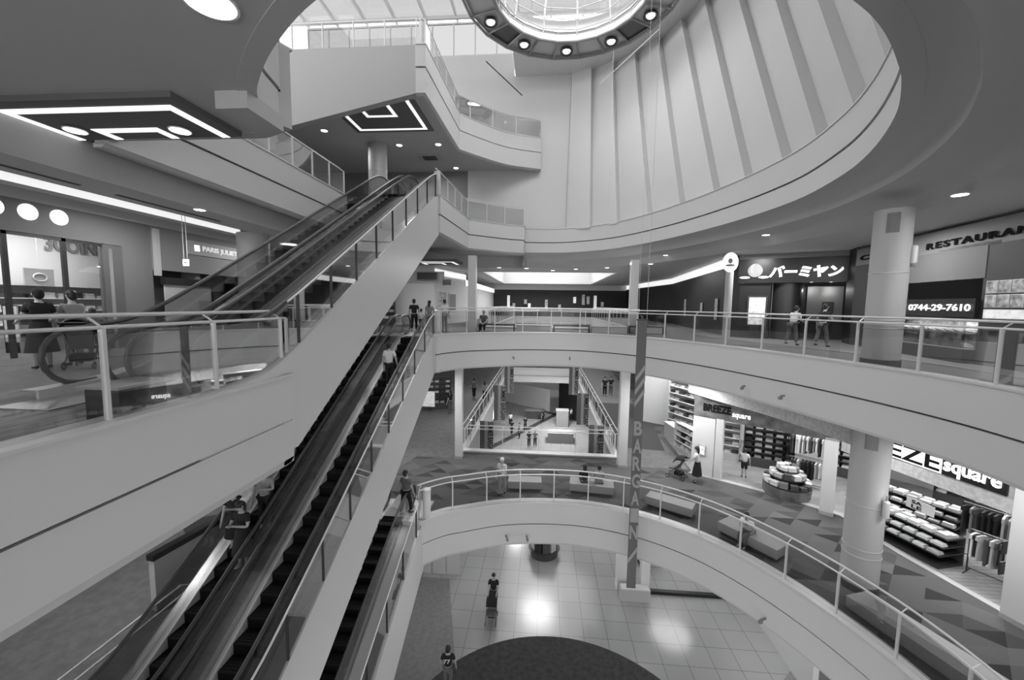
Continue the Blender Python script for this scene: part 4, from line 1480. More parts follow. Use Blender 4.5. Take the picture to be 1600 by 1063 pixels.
def round_table(label, c, z0, tiers, where, base_r):
    t = thing('display_table', label, 'display table', (c[0], c[1], z0))
    o = MB().lathe((0, 0, 0), [(base_r, 0), (base_r + 0.03, 0.42), (base_r * .98, 0.45)], 12).build('plinth', M_WOOD, t); o.matrix_parent_inverse = Matrix()
    for (r, z, n_) in tiers:
        o = MB().lathe((0, 0, z), [(r, 0), (r, 0.05)], 24).build('tier_tray', M_DARKM, t); o.matrix_parent_inverse = Matrix()
        for q in range(n_):
            a = 2 * math.pi * q / n_ + z
            put(_fold[random.choice([0, 0, 1, 2, 3])], 'folded_clothes', (c[0] + (r - 0.15) * math.cos(a), c[1] + (r - 0.15) * math.sin(a), z0 + z + 0.051), a + math.pi / 2,
                'small folded goods laid on the %s' % where, 'clothes', 'goods on the %s' % where, (0.95, 1.1, random.uniform(1.2, 2.2)))
    o = MB().tube([(0, 0, 0.45), (0, 0, tiers[-1][1])], 0.2, 10).build('core', M_DGR, t); o.matrix_parent_inverse = Matrix()
    return t


round_table('round three-tier display table heaped with goods at the first clothes shop entrance', (10.35, 17.05), F2, [(0.86, 0.46, 14), (0.66, 0.78, 11), (0.4, 1.05, 7)], 'round three-tier table', 0.84)
shelf('dark shelf unit of folded goods behind the child reaching up', (11.1, 19.9), math.radians(-25), 2.1, 2.2, 6, F2, 'dark shelf behind the reaching child', True)
shelf('dark shelf unit right of the hanging clothes in the first clothes shop', (14.5, 18.9), math.radians(-40), 2.0, 2.2, 6, F2, 'dark shelf right of the hanging clothes', True)
shelf('tall pale shelf wall at the left end of the first clothes shop', (9.3, 21.0), math.radians(-28), 1.8, 3.2, 7, F2, 'pale shelf wall of the first shop', False, plinth=0.4, gname='gift_box', gcat='box')
shelf('dark shelf unit at the right end of the second clothes shop', (15.6, 12.6), math.radians(-72), 2.4, 1.9, 5, F2, 'dark shelf by the broad pier', True)
shelf('dark shelf at the back of the second clothes shop behind the round stools', (16.9, 16.3), math.radians(-50), 2.2, 2.3, 4, F2, 'back shelf of the second shop', True)
rack('garment rack full of hanging clothes behind the round three-tier table', (12.1, 18.7), math.radians(-35), 1.4, 2.1, F2, 'rack behind the round table', 12)
rack('lower garment rack in front of the tall garment rack', (11.6, 17.9), math.radians(-35), 1.2, 1.25, F2, 'low rack behind the round table', 9)
rack('round-ended garment rack at the corner of the second shop front', (13.1, 11.9), math.radians(-60), 1.1, 1.35, F2, 'rack at the second shop front', 12)
rack('tall garment rack behind the corner rack of the second shop', (13.7, 12.7), math.radians(-60), 1.2, 1.8, F2, 'tall rack in the second shop', 9)
for i, (x, y, z, g_, sc_) in enumerate(((15.2, 15.6, -4.0, 0, 1.7), (14.4, 16.7, -3.9, 2, 1.6), (15.9, 14.2, -4.0, 1, 1.5))):
    o = put(_garm[g_], 'display_shirt', (x, y, z), math.radians(-50), ['large white display shirt hung high in the second clothes shop', 'large grey display shirt left of the white one in the second clothes shop', 'pale display shirt nearest the dark shelf by the pier'][i], 'shirt', 'display shirts of the second clothes shop', (sc_, sc_, sc_))
    o = MB().tube([(x, y, z + 0.12 * sc_), (x, y, -2.1)], 0.008, 4).build('hanging_wire', M_DARKM)
    tag(o, ['wire holding the large white display shirt', 'wire holding the large grey display shirt', 'wire holding the pale display shirt by the dark shelf'][i], 'wire')
rack('wide garment rack in the middle of the second clothes shop', (14.9, 12.9), math.radians(-60), 1.0, 1.5, F2, 'wide middle rack of the second shop', 14)
# low sale counter with folded clothes
def counter(label, c, ang, wd, dp, z0, where):
    t = thing('display_counter', label, 'counter', (c[0], c[1], z0), ang)
    def b_(mb, nm, m):
        o = mb.build(nm, m, t); o.matrix_parent_inverse = Matrix(); return o
    b_(MB().box(-wd / 2, wd / 2, -dp / 2, dp / 2, 0, 0.1), 'base', M_DARKM)
    b_(MB().box(-wd / 2, wd / 2, dp / 2 - .05, dp / 2, 0.1, 0.85), 'back_panel', M_DGR)
    for z, o_ in ((0.38, 0.0), (0.62, 0.12), (0.86, 0.28)):
        b_(MB().box(-wd / 2, wd / 2, -dp / 2 + o_, dp / 2, z, z + 0.04), 'tray', M_DARKM)
        n_ = int(wd / 0.34)
        for q in range(n_):
            for rr in range(1 if z < 0.8 else 2):
                lx = -wd / 2 + 0.2 + (wd - 0.4) * q / (n_ - 1)
                ly = -dp / 2 + o_ + 0.14 + rr * 0.27
                put(_fold[random.choice([0, 0, 0, 1, 1, 2])], 'folded_clothes', (c[0] + lx * math.cos(ang) - ly * math.sin(ang), c[1] + lx * math.sin(ang) + ly * math.cos(ang), z0 + z + 0.041), ang,
                    'folded clothes laid on the %s' % where, 'clothes', 'clothes on the %s' % where, (1, 1, random.uniform(0.6, 1.3)))
counter('low black three-step counter of folded clothes right of the lower gallery column', (12.15, 13.75), math.radians(-74), 2.6, 1.0, F2, 'three-step counter')
counter('further black counter of folded clothes inside the second clothes shop', (13.9, 15.2), math.radians(-60), 2.2, 1.0, F2, 'inner three-step counter')
t = thing('price_sign', 'white card reading SALE standing on the three-step counter', 'sign', (12.7, 14.2, F2 + 0.9))
MB().obox((12.75, 13.9), (0.25, -1), 0.4, 0.01, F2 + 1.05, F2 + 1.4).build('card', M_CLW, t)
for k, s_ in enumerate(('SA', 'LE')):
    text(s_, 'lettering', (12.67, 14.12, F2 + 1.25 - 0.16 * k), (0.07, -0.28, 0), 0.12, M_INK, t, 0.01, 0.006)
# white merchandise shop left of the first clothes shop
shelf('tall white wall shelves of the bright accessory shop by the dark carpet', (9.0, 24.2), math.radians(-62), 3.4, 3.3, 7, F2, 'white wall shelves of the accessory shop', False, plinth=0.3, gname='gift_box', gcat='box')
shelf('white free-standing shelves nearest the parent with the pushchair', (7.75, 21.4), math.radians(-75), 1.6, 1.5, 4, F2, 'white free-standing shelves', False, plinth=0.2, gname='gift_box', gcat='box')
t = thing('shop_counter', 'low white counter at the front of the accessory shop', 'counter', (7.6, 22.9, F2))
MB().obox((7.75, 23.2), (0.15, -1), 0.9, 0.25, F2, F2 + 0.9).build('body', M_LGREY, t)
MB().obox((7.75, 23.2), (0.15, -1), 0.93, 0.28, F2 + 0.9, F2 + 0.95).build('worktop', M_WHITE, t)
o = MB().slab([[(4.1, 21.9), (6.7, 21.6), (7.3, 26), (9, 27), (8.6, 32), (4.1, 32)]], F2 + 0.012, F2 + 0.016).build('floor_mat', mat('dark_floor_mat', 0.05, 0.9))
tag(o, 'dark grey carpet area between the square post and the accessory shop', 'carpet')

# left goods area of the lower gallery behind the escalators
shelf('dark cluttered stall of goods left of the white square post on the lower gallery', (-7.6, 28.6), math.radians(20), 1.6, 2.4, 5, F2, 'cluttered stall by the escalator wall', True)
poster('floor_sign', 'white floor sign with dark strip beside the cluttered stall', (-9.2, 28.0), (-7, 28.0), 0.2, 1.5, F2 + 0.35, F2 + 1.5, 0.3, M_PRL, M_WHITE, 'sign', 0.04)
shelf('dark shelf of goods left of the pale shop header behind the middle escalators', (-11.0, 26.2), math.radians(10), 1.9, 2.6, 5, F3, 'dark shelf behind the middle escalators', True)
# goods inside the left upper shop
shelf('white wall shelves of goods behind the glass of the left shop', (-15.9, 11.6), math.radians(90), 4.2, 1.9, 4, F3, 'white shelves in the left shop', False, plinth=0.3, gname='storage_basket', gcat='basket')
shelf('second run of white wall shelves inside the left shop', (-15.9, 7.6), math.radians(90), 2.6, 1.9, 4, F3, 'second white shelves in the left shop', False, plinth=0.3, gname='storage_basket', gcat='basket')
shelf('low white gondola just behind the glass of the left shop', (-14.3, 10.4), math.radians(90), 1.6, 1.3, 3, F3, 'gondola behind the shop glass', False, plinth=0.3, gname='storage_basket', gcat='basket')
t = thing('price_tag_lantern', 'box shaped sign with an open ring emblem hanging inside the left shop', 'sign', (-14.6, 10.9, 2.1))
MB().box(-14.8, -14.76, 10.3, 11.0, 1.85, 2.35).build('panel', M_LGREY, t)
MB().tube([(-14.74, 10.65 + 0.16 * math.cos(a), 2.1 + 0.11 * math.sin(a)) for a in [2 * math.pi * q / 20 for q in range(20)]], 0.02, 6, closed=True).build('ring_emblem', M_PALE, t)
MB().tube([(-14.78, 10.65, 2.35), (-14.78, 10.65, 3.9)], 0.008, 4).build('rod', M_PALE, t)

# ---- ceiling lights
def downlight(x, y, z, r, label, e=None, ring=True):
    t = thing('downlight', label, 'light', (x, y, z))
    MB().lathe((x, y, z - 0.02), [(r * 1.12, 0.0), (r * 1.12, 0.02), (r, 0.02)], 24).build('trim_ring', M_WHITE, t, smooth=30)
    MB().lathe((x, y, z - 0.028), [(r * 0.98, 0.0), (r * 0.98, 0.007)], 24).build('diffuser', M_LAMP if e is None else e, t)


downlight(-3.88, 4.58, 4.9, 0.26, 'large round downlight in the dark ceiling above the near left, cut by the top edge')
DL = [(-9.9, 10.95, 4.1, 'round ceiling downlight above the foot of the upper escalators'),
      (9.2, 9.9, 4.1, 'round ceiling downlight near the right edge before the column'),
      (8.95, 17.3, 4.49, 'bright ceiling downlight left of the restaurant storey column'),
      (6.84, 23.6, 4.44, 'bright ceiling downlight above the slim pole with the oval sign'),
      (-6.9, 25.5, 4.1, 'ceiling downlight over the far left end of the gallery'),
      (-1.3, 28.6, 4.1, 'ceiling downlight left of centre behind the far gallery benches'),
      (0.6, 30.2, 4.1, 'ceiling downlight in the middle behind the far gallery benches'),
      (2.2, 28.9, 4.1, 'ceiling downlight right of centre behind the far gallery benches'),
      (-3.2, 28.2, 4.1, 'ceiling downlight between the pale square post and the middle'),
      (4.2, 27.7, 4.1, 'ceiling downlight just left of the right pale square post'),
      (6.4, 25.1, 4.1, 'ceiling downlight just right of the right pale square post'),
      (-11.4, 20.4, 10.25, 'downlight under the highest platform, leftmost'),
      (-8.2, 22.4, 10.25, 'downlight under the highest platform, middle left of the vent'),
      (-6.0, 22.4, 10.25, 'downlight under the highest platform, right of the vent'),
      (-5.85, 26.2, 10.25, 'downlight under the highest platform, rearmost near the white end post')]
for x, y, z, lb in DL:
    downlight(x, y, z, 0.14 if z < 5 else 0.16, lb)
for k, (x, y) in enumerate(((-9.9, 7.4), (-7.1, 7.5))):
    downlight(x + 0.7 * (k == 0), y, 4.78, 0.17, ['round downlight left of the small light frame in the near ceiling panel', 'round downlight right of the small light frame in the near ceiling panel'][k], M_LAMP)


def light_panel(label, x0, x1, y0, y1, z, openfar=True, inner=None, cat='light'):
    """dark coffer panel with a U shaped light strip and a smaller U inside"""
    t = thing('ceiling_light_panel', label, cat, ((x0 + x1) / 2, (y0 + y1) / 2, z))
    MB().box(x0 - 0.25, x1 + 0.25, y0 - (0.25 if openfar else 0), y1 + (0 if openfar else 0.25), z - 0.02, z + 0.12).build('coffer', M_CEILD, t)
    s = 0.16
    def U(a0, a1, b0, b1, mb):
        mb.box(a0, a0 + s, b0, b1, z - 0.035, z - 0.02)
        mb.box(a1 - s, a1, b0, b1, z - 0.035, z - 0.02)
        if openfar:
            mb.box(a0 + s, a1 - s, b0, b0 + s, z - 0.035, z - 0.02)
        else:
            mb.box(a0 + s, a1 - s, b1 - s, b1, z - 0.035, z - 0.02)
    m1 = MB(); U(x0, x1, y0, y1, m1); m1.build('light_strip', M_STRIP, t)
    m2 = MB(); U(*inner, m2); m2.build('inner_light_strip', M_STRIP, t)


light_panel('dark ceiling panel with a white light frame above the near left balcony', -9.75, -6.4, 6.6, 7.9, 4.82, True, (-8.9, -7.5, 7.42, 7.9))
light_panel('dark ceiling panel with U shaped white light strips under the highest platform', -9.5, -6.0, 17.4, 20.4, 10.22, False, (-8.5, -7.0, 17.4, 19.0))
light_panel('small dark light panel in the ceiling under the upper landing', -8.6, -5.6, 24.3, 26.0, 4.08, True, (-7.8, -6.4, 25.0, 26.0))
t = thing('air_vent', 'square dark air vent under the highest platform', 'vent', (-7.0, 24.3, 10.2))
MB().box(-7.7, -6.3, 23.8, 24.8, 10.2, 10.25).build('frame', M_LGREY, t)
MB().box(-7.4, -6.6, 24.0, 24.6, 10.17, 10.2).build('grille', M_GAP, t)
for i, (x, y, z) in enumerate(((-1.5, 19.9, -1.15), (1.35, 20.2, -1.15), (6.95, 14.1, -1.2), (7.45, 12.7, -1.2), (-1.3, 14.75, F2 - 1.2), (-0.5, 14.9, F2 - 1.25), (6.7, 11.5, F2 - 1.3))):
    lb = ['small dark security camera on the gallery fascia, left of the middle', 'small dark sensor on the gallery fascia, in the middle', 'small security camera on the gallery fascia above the first shop sign', 'small dome camera on the gallery fascia near the stone band',
          'small security camera on the lower gallery fascia, leftmost', 'small sensor on the lower gallery fascia beside the leftmost camera', 'small camera on the lower gallery fascia near the ground floor shop'][i]
    d = Vector((x - 1.0, y - 9.0)).normalized()
    p = Vector((x, y)) - d * 0.12
    t = thing('security_camera', lb, 'camera', (p.x, p.y, z))
    MB().obox((p.x, p.y), d, 0.1, 0.025, z, z + 0.05).build('arm', M_GREY, t)
    MB().obox((p.x - d.x * 0.1, p.y - d.y * 0.1), d, 0.06, 0.035, z - 0.07, z + 0.01).build('body', M_GREY, t)

# ---- long twisted banner hanging in the void
t = thing('hanging_banner', 'long narrow grey banner with diagonal stripes and tall letters hanging in the void', 'banner', (3.3, 13.6, 1.05))
m_ = MB()
NZ = 60
z0b, z1b = -8.45, 1.05
M_BN = mat('banner_grey', 0.12, 0.8)
M_BNL = mat('banner_light', 0.32, 0.8)
for side in (0,):
    for k in range(NZ):
        za, zb2 = z1b - (z1b - z0b) * k / NZ, z1b - (z1b - z0b) * (k + 1) / NZ
        m_.box(3.13, 3.44, 13.58, 13.62, zb2, za)
m_.build('cloth', M_BN, t)
for k in range(8):
    z = -0.9 - 0.42 * k if k < 3 else -7.2 - 0.0 * k
    if k > 3: continue
    if k == 3: z = -7.35
    MB().extr([(3.13, z), (3.45, z + 0.5), (3.45, z + 0.32), (3.13, z - 0.18)], lambda p, d: (p[0], d, p[1]), 13.555, 13.575).build('diagonal_stripe', M_BNL, t)
for k, ch_ in enumerate('BARGAIN'):
    z = -2.65 - 0.62 * k
    text(ch_, 'lettering', (3.15, 13.57, z - 0.25), (0.28, 0, 0), 0.5, M_BNL, t, 0.03, 0.008)
MB().box(3.1, 3.48, 13.57, 13.63, 1.03, 1.08).build('top_bar', M_DARKM, t)
wv = MB()
for x in (3.15, 3.43):
    wv.tube([(x, 13.6, 1.07), (x, 13.6, 15.5)], 0.006, 4)
wv.build('suspension_wire', M_PALE, t)
# far banners in the second opening
def fbanner(x, y, z, w_, h_, s_, label, flip=1):
    t = thing('hanging_banner', label, 'banner', (x, y, z))
    MB().box(x - w_ / 2, x + w_ / 2, y - 0.02, y + 0.02, z - h_, z).build('cloth', mat('banner_pale', 0.35, 0.8), t)
    MB().box(x - w_ / 2, x - w_ / 2 + w_ * 0.35, y - 0.03, y - 0.02, z - h_, z).build('side_stripe', M_BN, t)
    text(s_, 'lettering', (x + w_ * 0.08 + (0 if flip > 0 else 0), y - 0.03, z - 0.06), (0, 0, -(h_ - 0.12)), w_ * 0.42, M_BLACK, t, 0.02, 0.005, up=(1, 0, 0))
fbanner(-3.45, 24.4, -5.85, 0.85, 2.1, 'SUMMER BARGAIN', 'vertical market banner at the near left of the far opening')
fbanner(-3.4, 31.5, -5.0, 0.95, 2.9, 'SUMMER BARGAIN', 'vertical market banner further back on the left of the far opening')
fbanner(-3.4, 40.0, -4.6, 0.95, 2.9, 'SUMMER BARGAIN', 'rearmost vertical market banner on the left of the far opening')
fbanner(3.15, 22.6, -5.3, 0.85, 2.1, 'SUMMER BARGAIN', 'vertical market banner at the near right of the far opening')
fbanner(3.15, 30.5, -5.2, 0.9, 2.5, 'SUMMER BARGAIN', 'vertical market banner further back on the right of the far opening')
fbanner(3.15, 40.0, -4.6, 0.95, 2.9, 'SUMMER BARGAIN', 'rearmost vertical market banner on the right of the far opening')

# ---- benches
def bench(x, y, ang, L, D_, label, z0, legs=False):
    t = thing('bench', label, 'bench', (x, y, z0), ang)
    def b_(mb, nm, m):
        o = mb.build(nm, m, t); o.matrix_parent_inverse = Matrix(); return o
    if legs:
        b_(MB().box(-L / 2, L / 2, -D_ / 2, D_ / 2, 0.34, 0.43), 'seat', mat('bench_dark', 0.1, 0.6))
        for sx in (-1, 1):
            b_(MB().box(sx * L / 2 - 0.03 * (1 + sx), sx * L / 2 + 0.03 * (1 - sx), -D_ / 2, D_ / 2, 0, 0.34), 'leg', M_DARKM)
    else:
        b_(MB().box(-L / 2, L / 2, -D_ / 2, D_ / 2, 0.12, 0.42), 'seat', mat('bench_grey', 0.36, 0.7))
        b_(MB().box(-L / 2 + .08, L / 2 - .08, -D_ / 2 + .08, D_ / 2 - .08, 0, 0.12), 'base', M_GAP)


bench(-0.65, 16.35, 0.03, 1.4, 0.6, 'grey block bench on the lower gallery beside the standing person in white', F2)
bench(2.15, 16.35, -0.12, 1.8, 0.7, 'grey block bench on the lower gallery with two people seated', F2)
bench(5.0, 15.15, -0.55, 1.7, 0.6, 'grey block bench on the lower gallery right of the hanging banner', F2)
bench(7.0, 13.15, -0.95, 1.9, 0.7, 'grey block bench on the lower gallery with a person leaning over', F2)
bench(8.75, 9.2, -1.25, 2.7, 0.75, 'long grey block bench on the lower gallery nearest the camera', F2)
for i, x in enumerate((-2.6, 1.55, 5.7)):
    bench(x, 22.1 + 0.25 * i, 0.02, 2.0, 0.5, ['dark bench on thin legs behind the gallery railing, left one with a seated person', 'dark bench on thin legs behind the gallery railing, middle one', 'dark bench on thin legs behind the gallery railing, right one'][i], F3, True)
for i, x in enumerate((-0.55, 3.6)):
    t = thing('planter_box', ['low white box between the left and middle dark benches', 'low white box between the middle and right dark benches'][i], 'box', (x, 22.3, 0))
    MB().box(x - 0.95, x + 0.95, 22.1, 22.6, 0, 0.34).build('body', M_WHITE, t)
    MB().box(x - 0.97, x + 0.97, 22.08, 22.62, 0.34, 0.38).build('lid', M_LGREY, t)

# ---- ground storey props
t = thing('market_kiosk', 'dark round kiosk stall of hanging goods on the white tiled floor', 'kiosk', (0.3, 21.6, F1))
MB().lathe((0.3, 21.6, F1), [(0.75, 0), (0.85, 0.35), (0.9, 0.4)], 20).build('base', M_DGR, t)
MB().lathe((0.3, 21.6, F1), [(0.35, 0.4), (0.35, 1.4)], 16).build('core', M_BLACK, t)
for k in range(9):
    a = 2 * math.pi * k / 9
    MB().obox((0.3 + 0.62 * math.cos(a), 21.6 + 0.62 * math.sin(a)), (math.cos(a), math.sin(a)), 0.08, 0.2, F1 + 0.42, F1 + random.uniform(0.95, 1.3)).build('goods_bag', [_gm[4], _gm[3], _gm[1]][k % 3], t)
t = thing('partition_panel', 'pale partition panels with grey seams on the ground floor under the lower gallery', 'partition', (-5.2, 19.3, F1))
for x in (-5.95, -5.1, -4.4):
    MB().box(x - 0.4, x + 0.32, 19.3, 19.36, F1 + 0.02, F1 + 2.0).build('panel', M_LGREY, t)
MB().box(-6.35, -4.05, 19.28, 19.38, F1 + 2.0, F1 + 2.04).build('top_rail', M_GREY, t)
t = thing('waste_cart', 'black bag on a small cart beside the pale partition', 'cart', (-6.4, 18.5, F1))
MB().ell((-6.3, 18.5, F1 + 0.5), (0.26, 0.26, 0.32), 12).build('bag', M_CLB, t, smooth=True)
MB().box(-6.75, -6.0, 18.25, 18.75, F1 + 0.12, F1 + 0.16).build('tray', M_DARKM, t)
for dx in (-0.65, -0.05):
    for dy in (-0.2, 0.2):
        MB().ell((-6.4 + 0.0 + dx + 0.33, 18.5 + dy, F1 + 0.06), (0.06, 0.02, 0.06), 8).build('wheel', M_RUB, t)
post(4.15, 19.2, F1, F2 - 1.6, 0.5, 'pale square pier on the ground floor, left side behind the banner foot')
post(5.2, 18.9, F1, F2 - 1.6, 0.4, 'pale square pier on the ground floor, right side behind the banner foot')
t = thing('pier_base', 'pale low base joining the two piers at the banner foot', 'base', (4.6, 18.7, F1))
MB().box(3.95, 5.35, 18.3, 18.65, F1, F1 + 0.6).build('plinth', M_LGREY, t)
MB().box(4.0, 5.3, 18.28, 18.67, F1 + 0.6, F1 + 0.64).build('cap', M_WHITE, t)
w = MB()
w.box(5.4, 9.6, 18.9, 19.1, F1, F1 + 0.16)
struct(w, 'baseboard_ground', M_BLACK)
struct(MB().box(5.4, 12, 22.5, 22.7, F1, F1 + 4.7).box(9.9, 10.1, 14, 22, F1, F1 + 4.7).box(-12, -6.9, 19.5, 19.7, F1, F1 + 4.6), 'wall_ground', M_WHITE)
shelf('white shelf of goods in the bright ground floor shop right of the banner', (6.1, 21.3), math.radians(0), 1.2, 1.7, 4, F1, 'ground floor shop shelf', False, plinth=0.2)
lamp('ground_shop_lamp', 'AREA', (7.5, 21.6, F1 + 4.3), 60, size=2.2)
for i, (x, y) in enumerate(((9.0, 20.5), (9.4, 19.7))):
    poster('wall_picture', ['dark poster on the ground floor shop wall, left one', 'dark poster on the ground floor shop wall, right one'][i], (9.85, 14), (9.85, 22), 6.4 - i * 0.9, 7.0 - i * 0.9, F1 + 0.9, F1 + 1.7, 0.05, M_GREY, M_BLACK, 'poster', 0.05)
# far ground floor seen through the second opening
struct(MB().box(-9, -8.8, 30, 66, F1, F1 + 5).box(9, 9.2, 30, 66, F1, F1 + 5).box(-9, 9, 66, 66.2, F1, F1 + 12), 'wall_ground', M_WHITE)
for i, (p, q, z1_) in enumerate((((2.2, 52), (6.5, 44), F1 + 4.2), ((-9, 60), (1.0, 52), F1 + 3.0))):
    w = MB(); wseg(w, p, q, F1, z1_)
    struct(w, 'wall_ground', M_DFAC if i == 0 else M_WHITE)
for i, (x, y, sx, sy, h_, lb) in enumerate(((2.0, 41, 2.6, 1.6, 0.9, 'low white sales counter on the far ground floor seen through the opening'), (2.4, 46, 1.4, 1.0, 1.9, 'tall pale kiosk cabinet on the far ground floor'), (-1.0, 49, 2.0, 1.2, 1.0, 'dark round-backed sofa group on the far ground floor'))):
    t = thing('sales_counter', lb, 'counter', (x, y, F1))
    MB().box(x - sx / 2, x + sx / 2, y - sy / 2, y + sy / 2, F1, F1 + h_).build('body', [M_GREY, M_GREY, M_DGR][i], t)
    MB().box(x - sx / 2 - .05, x + sx / 2 + .05, y - sy / 2 - .05, y + sy / 2 + .05, F1 + h_, F1 + h_ + 0.06).build('worktop', [M_GREY, M_LGREY, M_GREY][i], t)
for i, (a, b2) in enumerate((((-6, 36), (4.0, 55)), ((-9, 62), (8.5, 44)))):
    d = (Vector(b2) - Vector(a)); c = (Vector(a) + Vector(b2)) / 2
    struct(MB().obox(c, d, d.length / 2, 0.35, F1, F1 + 0.006), 'trim_20', M_DGR)

# white boards at the foot of the middle escalators
t = thing('partition_board', 'white freestanding board with thick black top beside the middle escalators', 'board', (-9.4, 9.3, F2))
MB().obox((-9.45, 9.45), (0.15, 1), 0.85, 0.09, F2 + 0.02, F2 + 1.35).build('board_face', M_LGREY, t)
MB().obox((-9.45, 9.45), (0.15, 1), 0.88, 0.11, F2 + 1.35, F2 + 1.5).build('top_cap', M_BLACK, t)
poster('floor_sign', 'large pale notice board behind the people in black on the escalator', (-11.5, 13.0), (-8.3, 13.4), 0.2, 2.6, F2 + 0.3, F2 + 1.7, 0, M_PRL, M_WHITE, 'board', 0.04)
# dark flat rug behind the board
o = MB().slab([[(-12.6, 12.4), (-10.2, 10.6), (-9.6, 11.6), (-11.4, 13.2)]], F2 + 0.01, F2 + 0.025).build('floor_mat', M_DGR)
tag(o, 'dark mat on the lower gallery carpet behind the white board', 'mat')
t = thing('guide_rail', 'low steel guide railing at the foot of the middle escalators', 'railing', (-8.2, 6.0, F2))
for dx in (0, 0.3):
    MB().tube([(-8.2 - dx, 3.0, F2 + 1.0), (-8.2 - dx, 8.3, F2 + 1.0), (-8.2 - dx, 8.6, F2 + 0.8), (-8.2 - dx, 8.6, F2)], 0.025, 8).build('rail_tube', M_PALE, t, smooth=True)
MB().tube([(-8.35, 5.0, F2), (-8.35, 5.0, F2 + 1.0)], 0.03, 8).build('post', M_PALE, t)
# storey 3: hoop barriers and box at the foot of the upper escalators
for i, (x, y) in enumerate(((-8.55, 5.1), (-8.2, 4.6))):
    t = thing('hoop_barrier', ['dark hoop barrier at the foot of the upper escalators, left one', 'dark hoop barrier at the foot of the upper escalators, right one'][i], 'barrier', (x, y, 0))
    MB().tube([(x, y, 0)] + [(x + 0.0, y + 0.14 - 0.14 * math.cos(a), 0.95 + 0.1 * math.sin(a)) for a in [math.pi * q / 8 for q in range(9)]] + [(x, y + 0.28, 0)], 0.025, 8).build('hoop', M_DARKM, t, smooth=True)
    MB().lathe((x, y + 0.14, 0.004), [(0.2, 0), (0.2, 0.015)], 16).build('foot_plate', M_STEEL, t)
t = thing('control_box', 'dark box with tray lid beside the foot of the upper escalators', 'box', (-5.27, 4.6, 0))
MB().box(-5.5, -5.05, 4.3, 4.9, 0, 0.42).build('body', M_DARKM, t)
MB().box(-5.55, -5.0, 4.25, 4.95, 0.42, 0.45).build('lid', M_STEEL, t)

m_ = MB()
c = [(-4.955, 2.95 + 0.13 * math.cos(2 * math.pi * q / 28), 0.86 + 0.13 * math.sin(2 * math.pi * q / 28)) for q in range(28)]
m_.add(c + [(-4.965, p[1], p[2]) for p in c], [tuple(range(28)), tuple(range(55, 27, -1))] + [(k, (k + 1) % 28, (k + 1) % 28 + 28, k + 28) for k in range(28)])
o = m_.build('round_sticker', M_LGREY)
tag(o, 'round pale sticker on the glass of the near left railing', 'sticker')

# ================================================================== PEOPLE
def bake_skin(name, verts, edges, radii, mats, sub=1, extra=None):
    me = bpy.data.meshes.new(name)
    me.from_pydata(verts, edges, [])
    o = bpy.data.objects.new(name, me)
    COL.objects.link(o)
    m = o.modifiers.new('skin', 'SKIN')
    m.use_smooth_shade = True
    for i, r in enumerate(radii):
        sv = me.skin_vertices[0].data[i]
        sv.radius = r if isinstance(r, tuple) else (r, r)
        sv.use_root = (i == 0)
    if sub:
        s_ = o.modifiers.new('sub', 'SUBSURF')
        s_.levels = s_.render_levels = sub
    dg = bpy.context.evaluated_depsgraph_get()
    out = bpy.data.meshes.new_from_object(o.evaluated_get(dg))
    bpy.data.objects.remove(o)
    if extra:
        bm = bmesh.new()
        bm.from_mesh(out)
        base = len(bm.verts)
        for (vs, fs, mi) in extra:
            nv = [bm.verts.new(v) for v in vs]
            for f in fs:
                try:
                    ff = bm.faces.new([nv[i] for i in f])
                    ff.material_index = mi
                    ff.smooth = True
                except ValueError:
                    pass
        bm.to_mesh(out)
        bm.free()
    out.materials.clear()
    for mm in mats:
        out.materials.append(mm)
    out.name = name
    return out


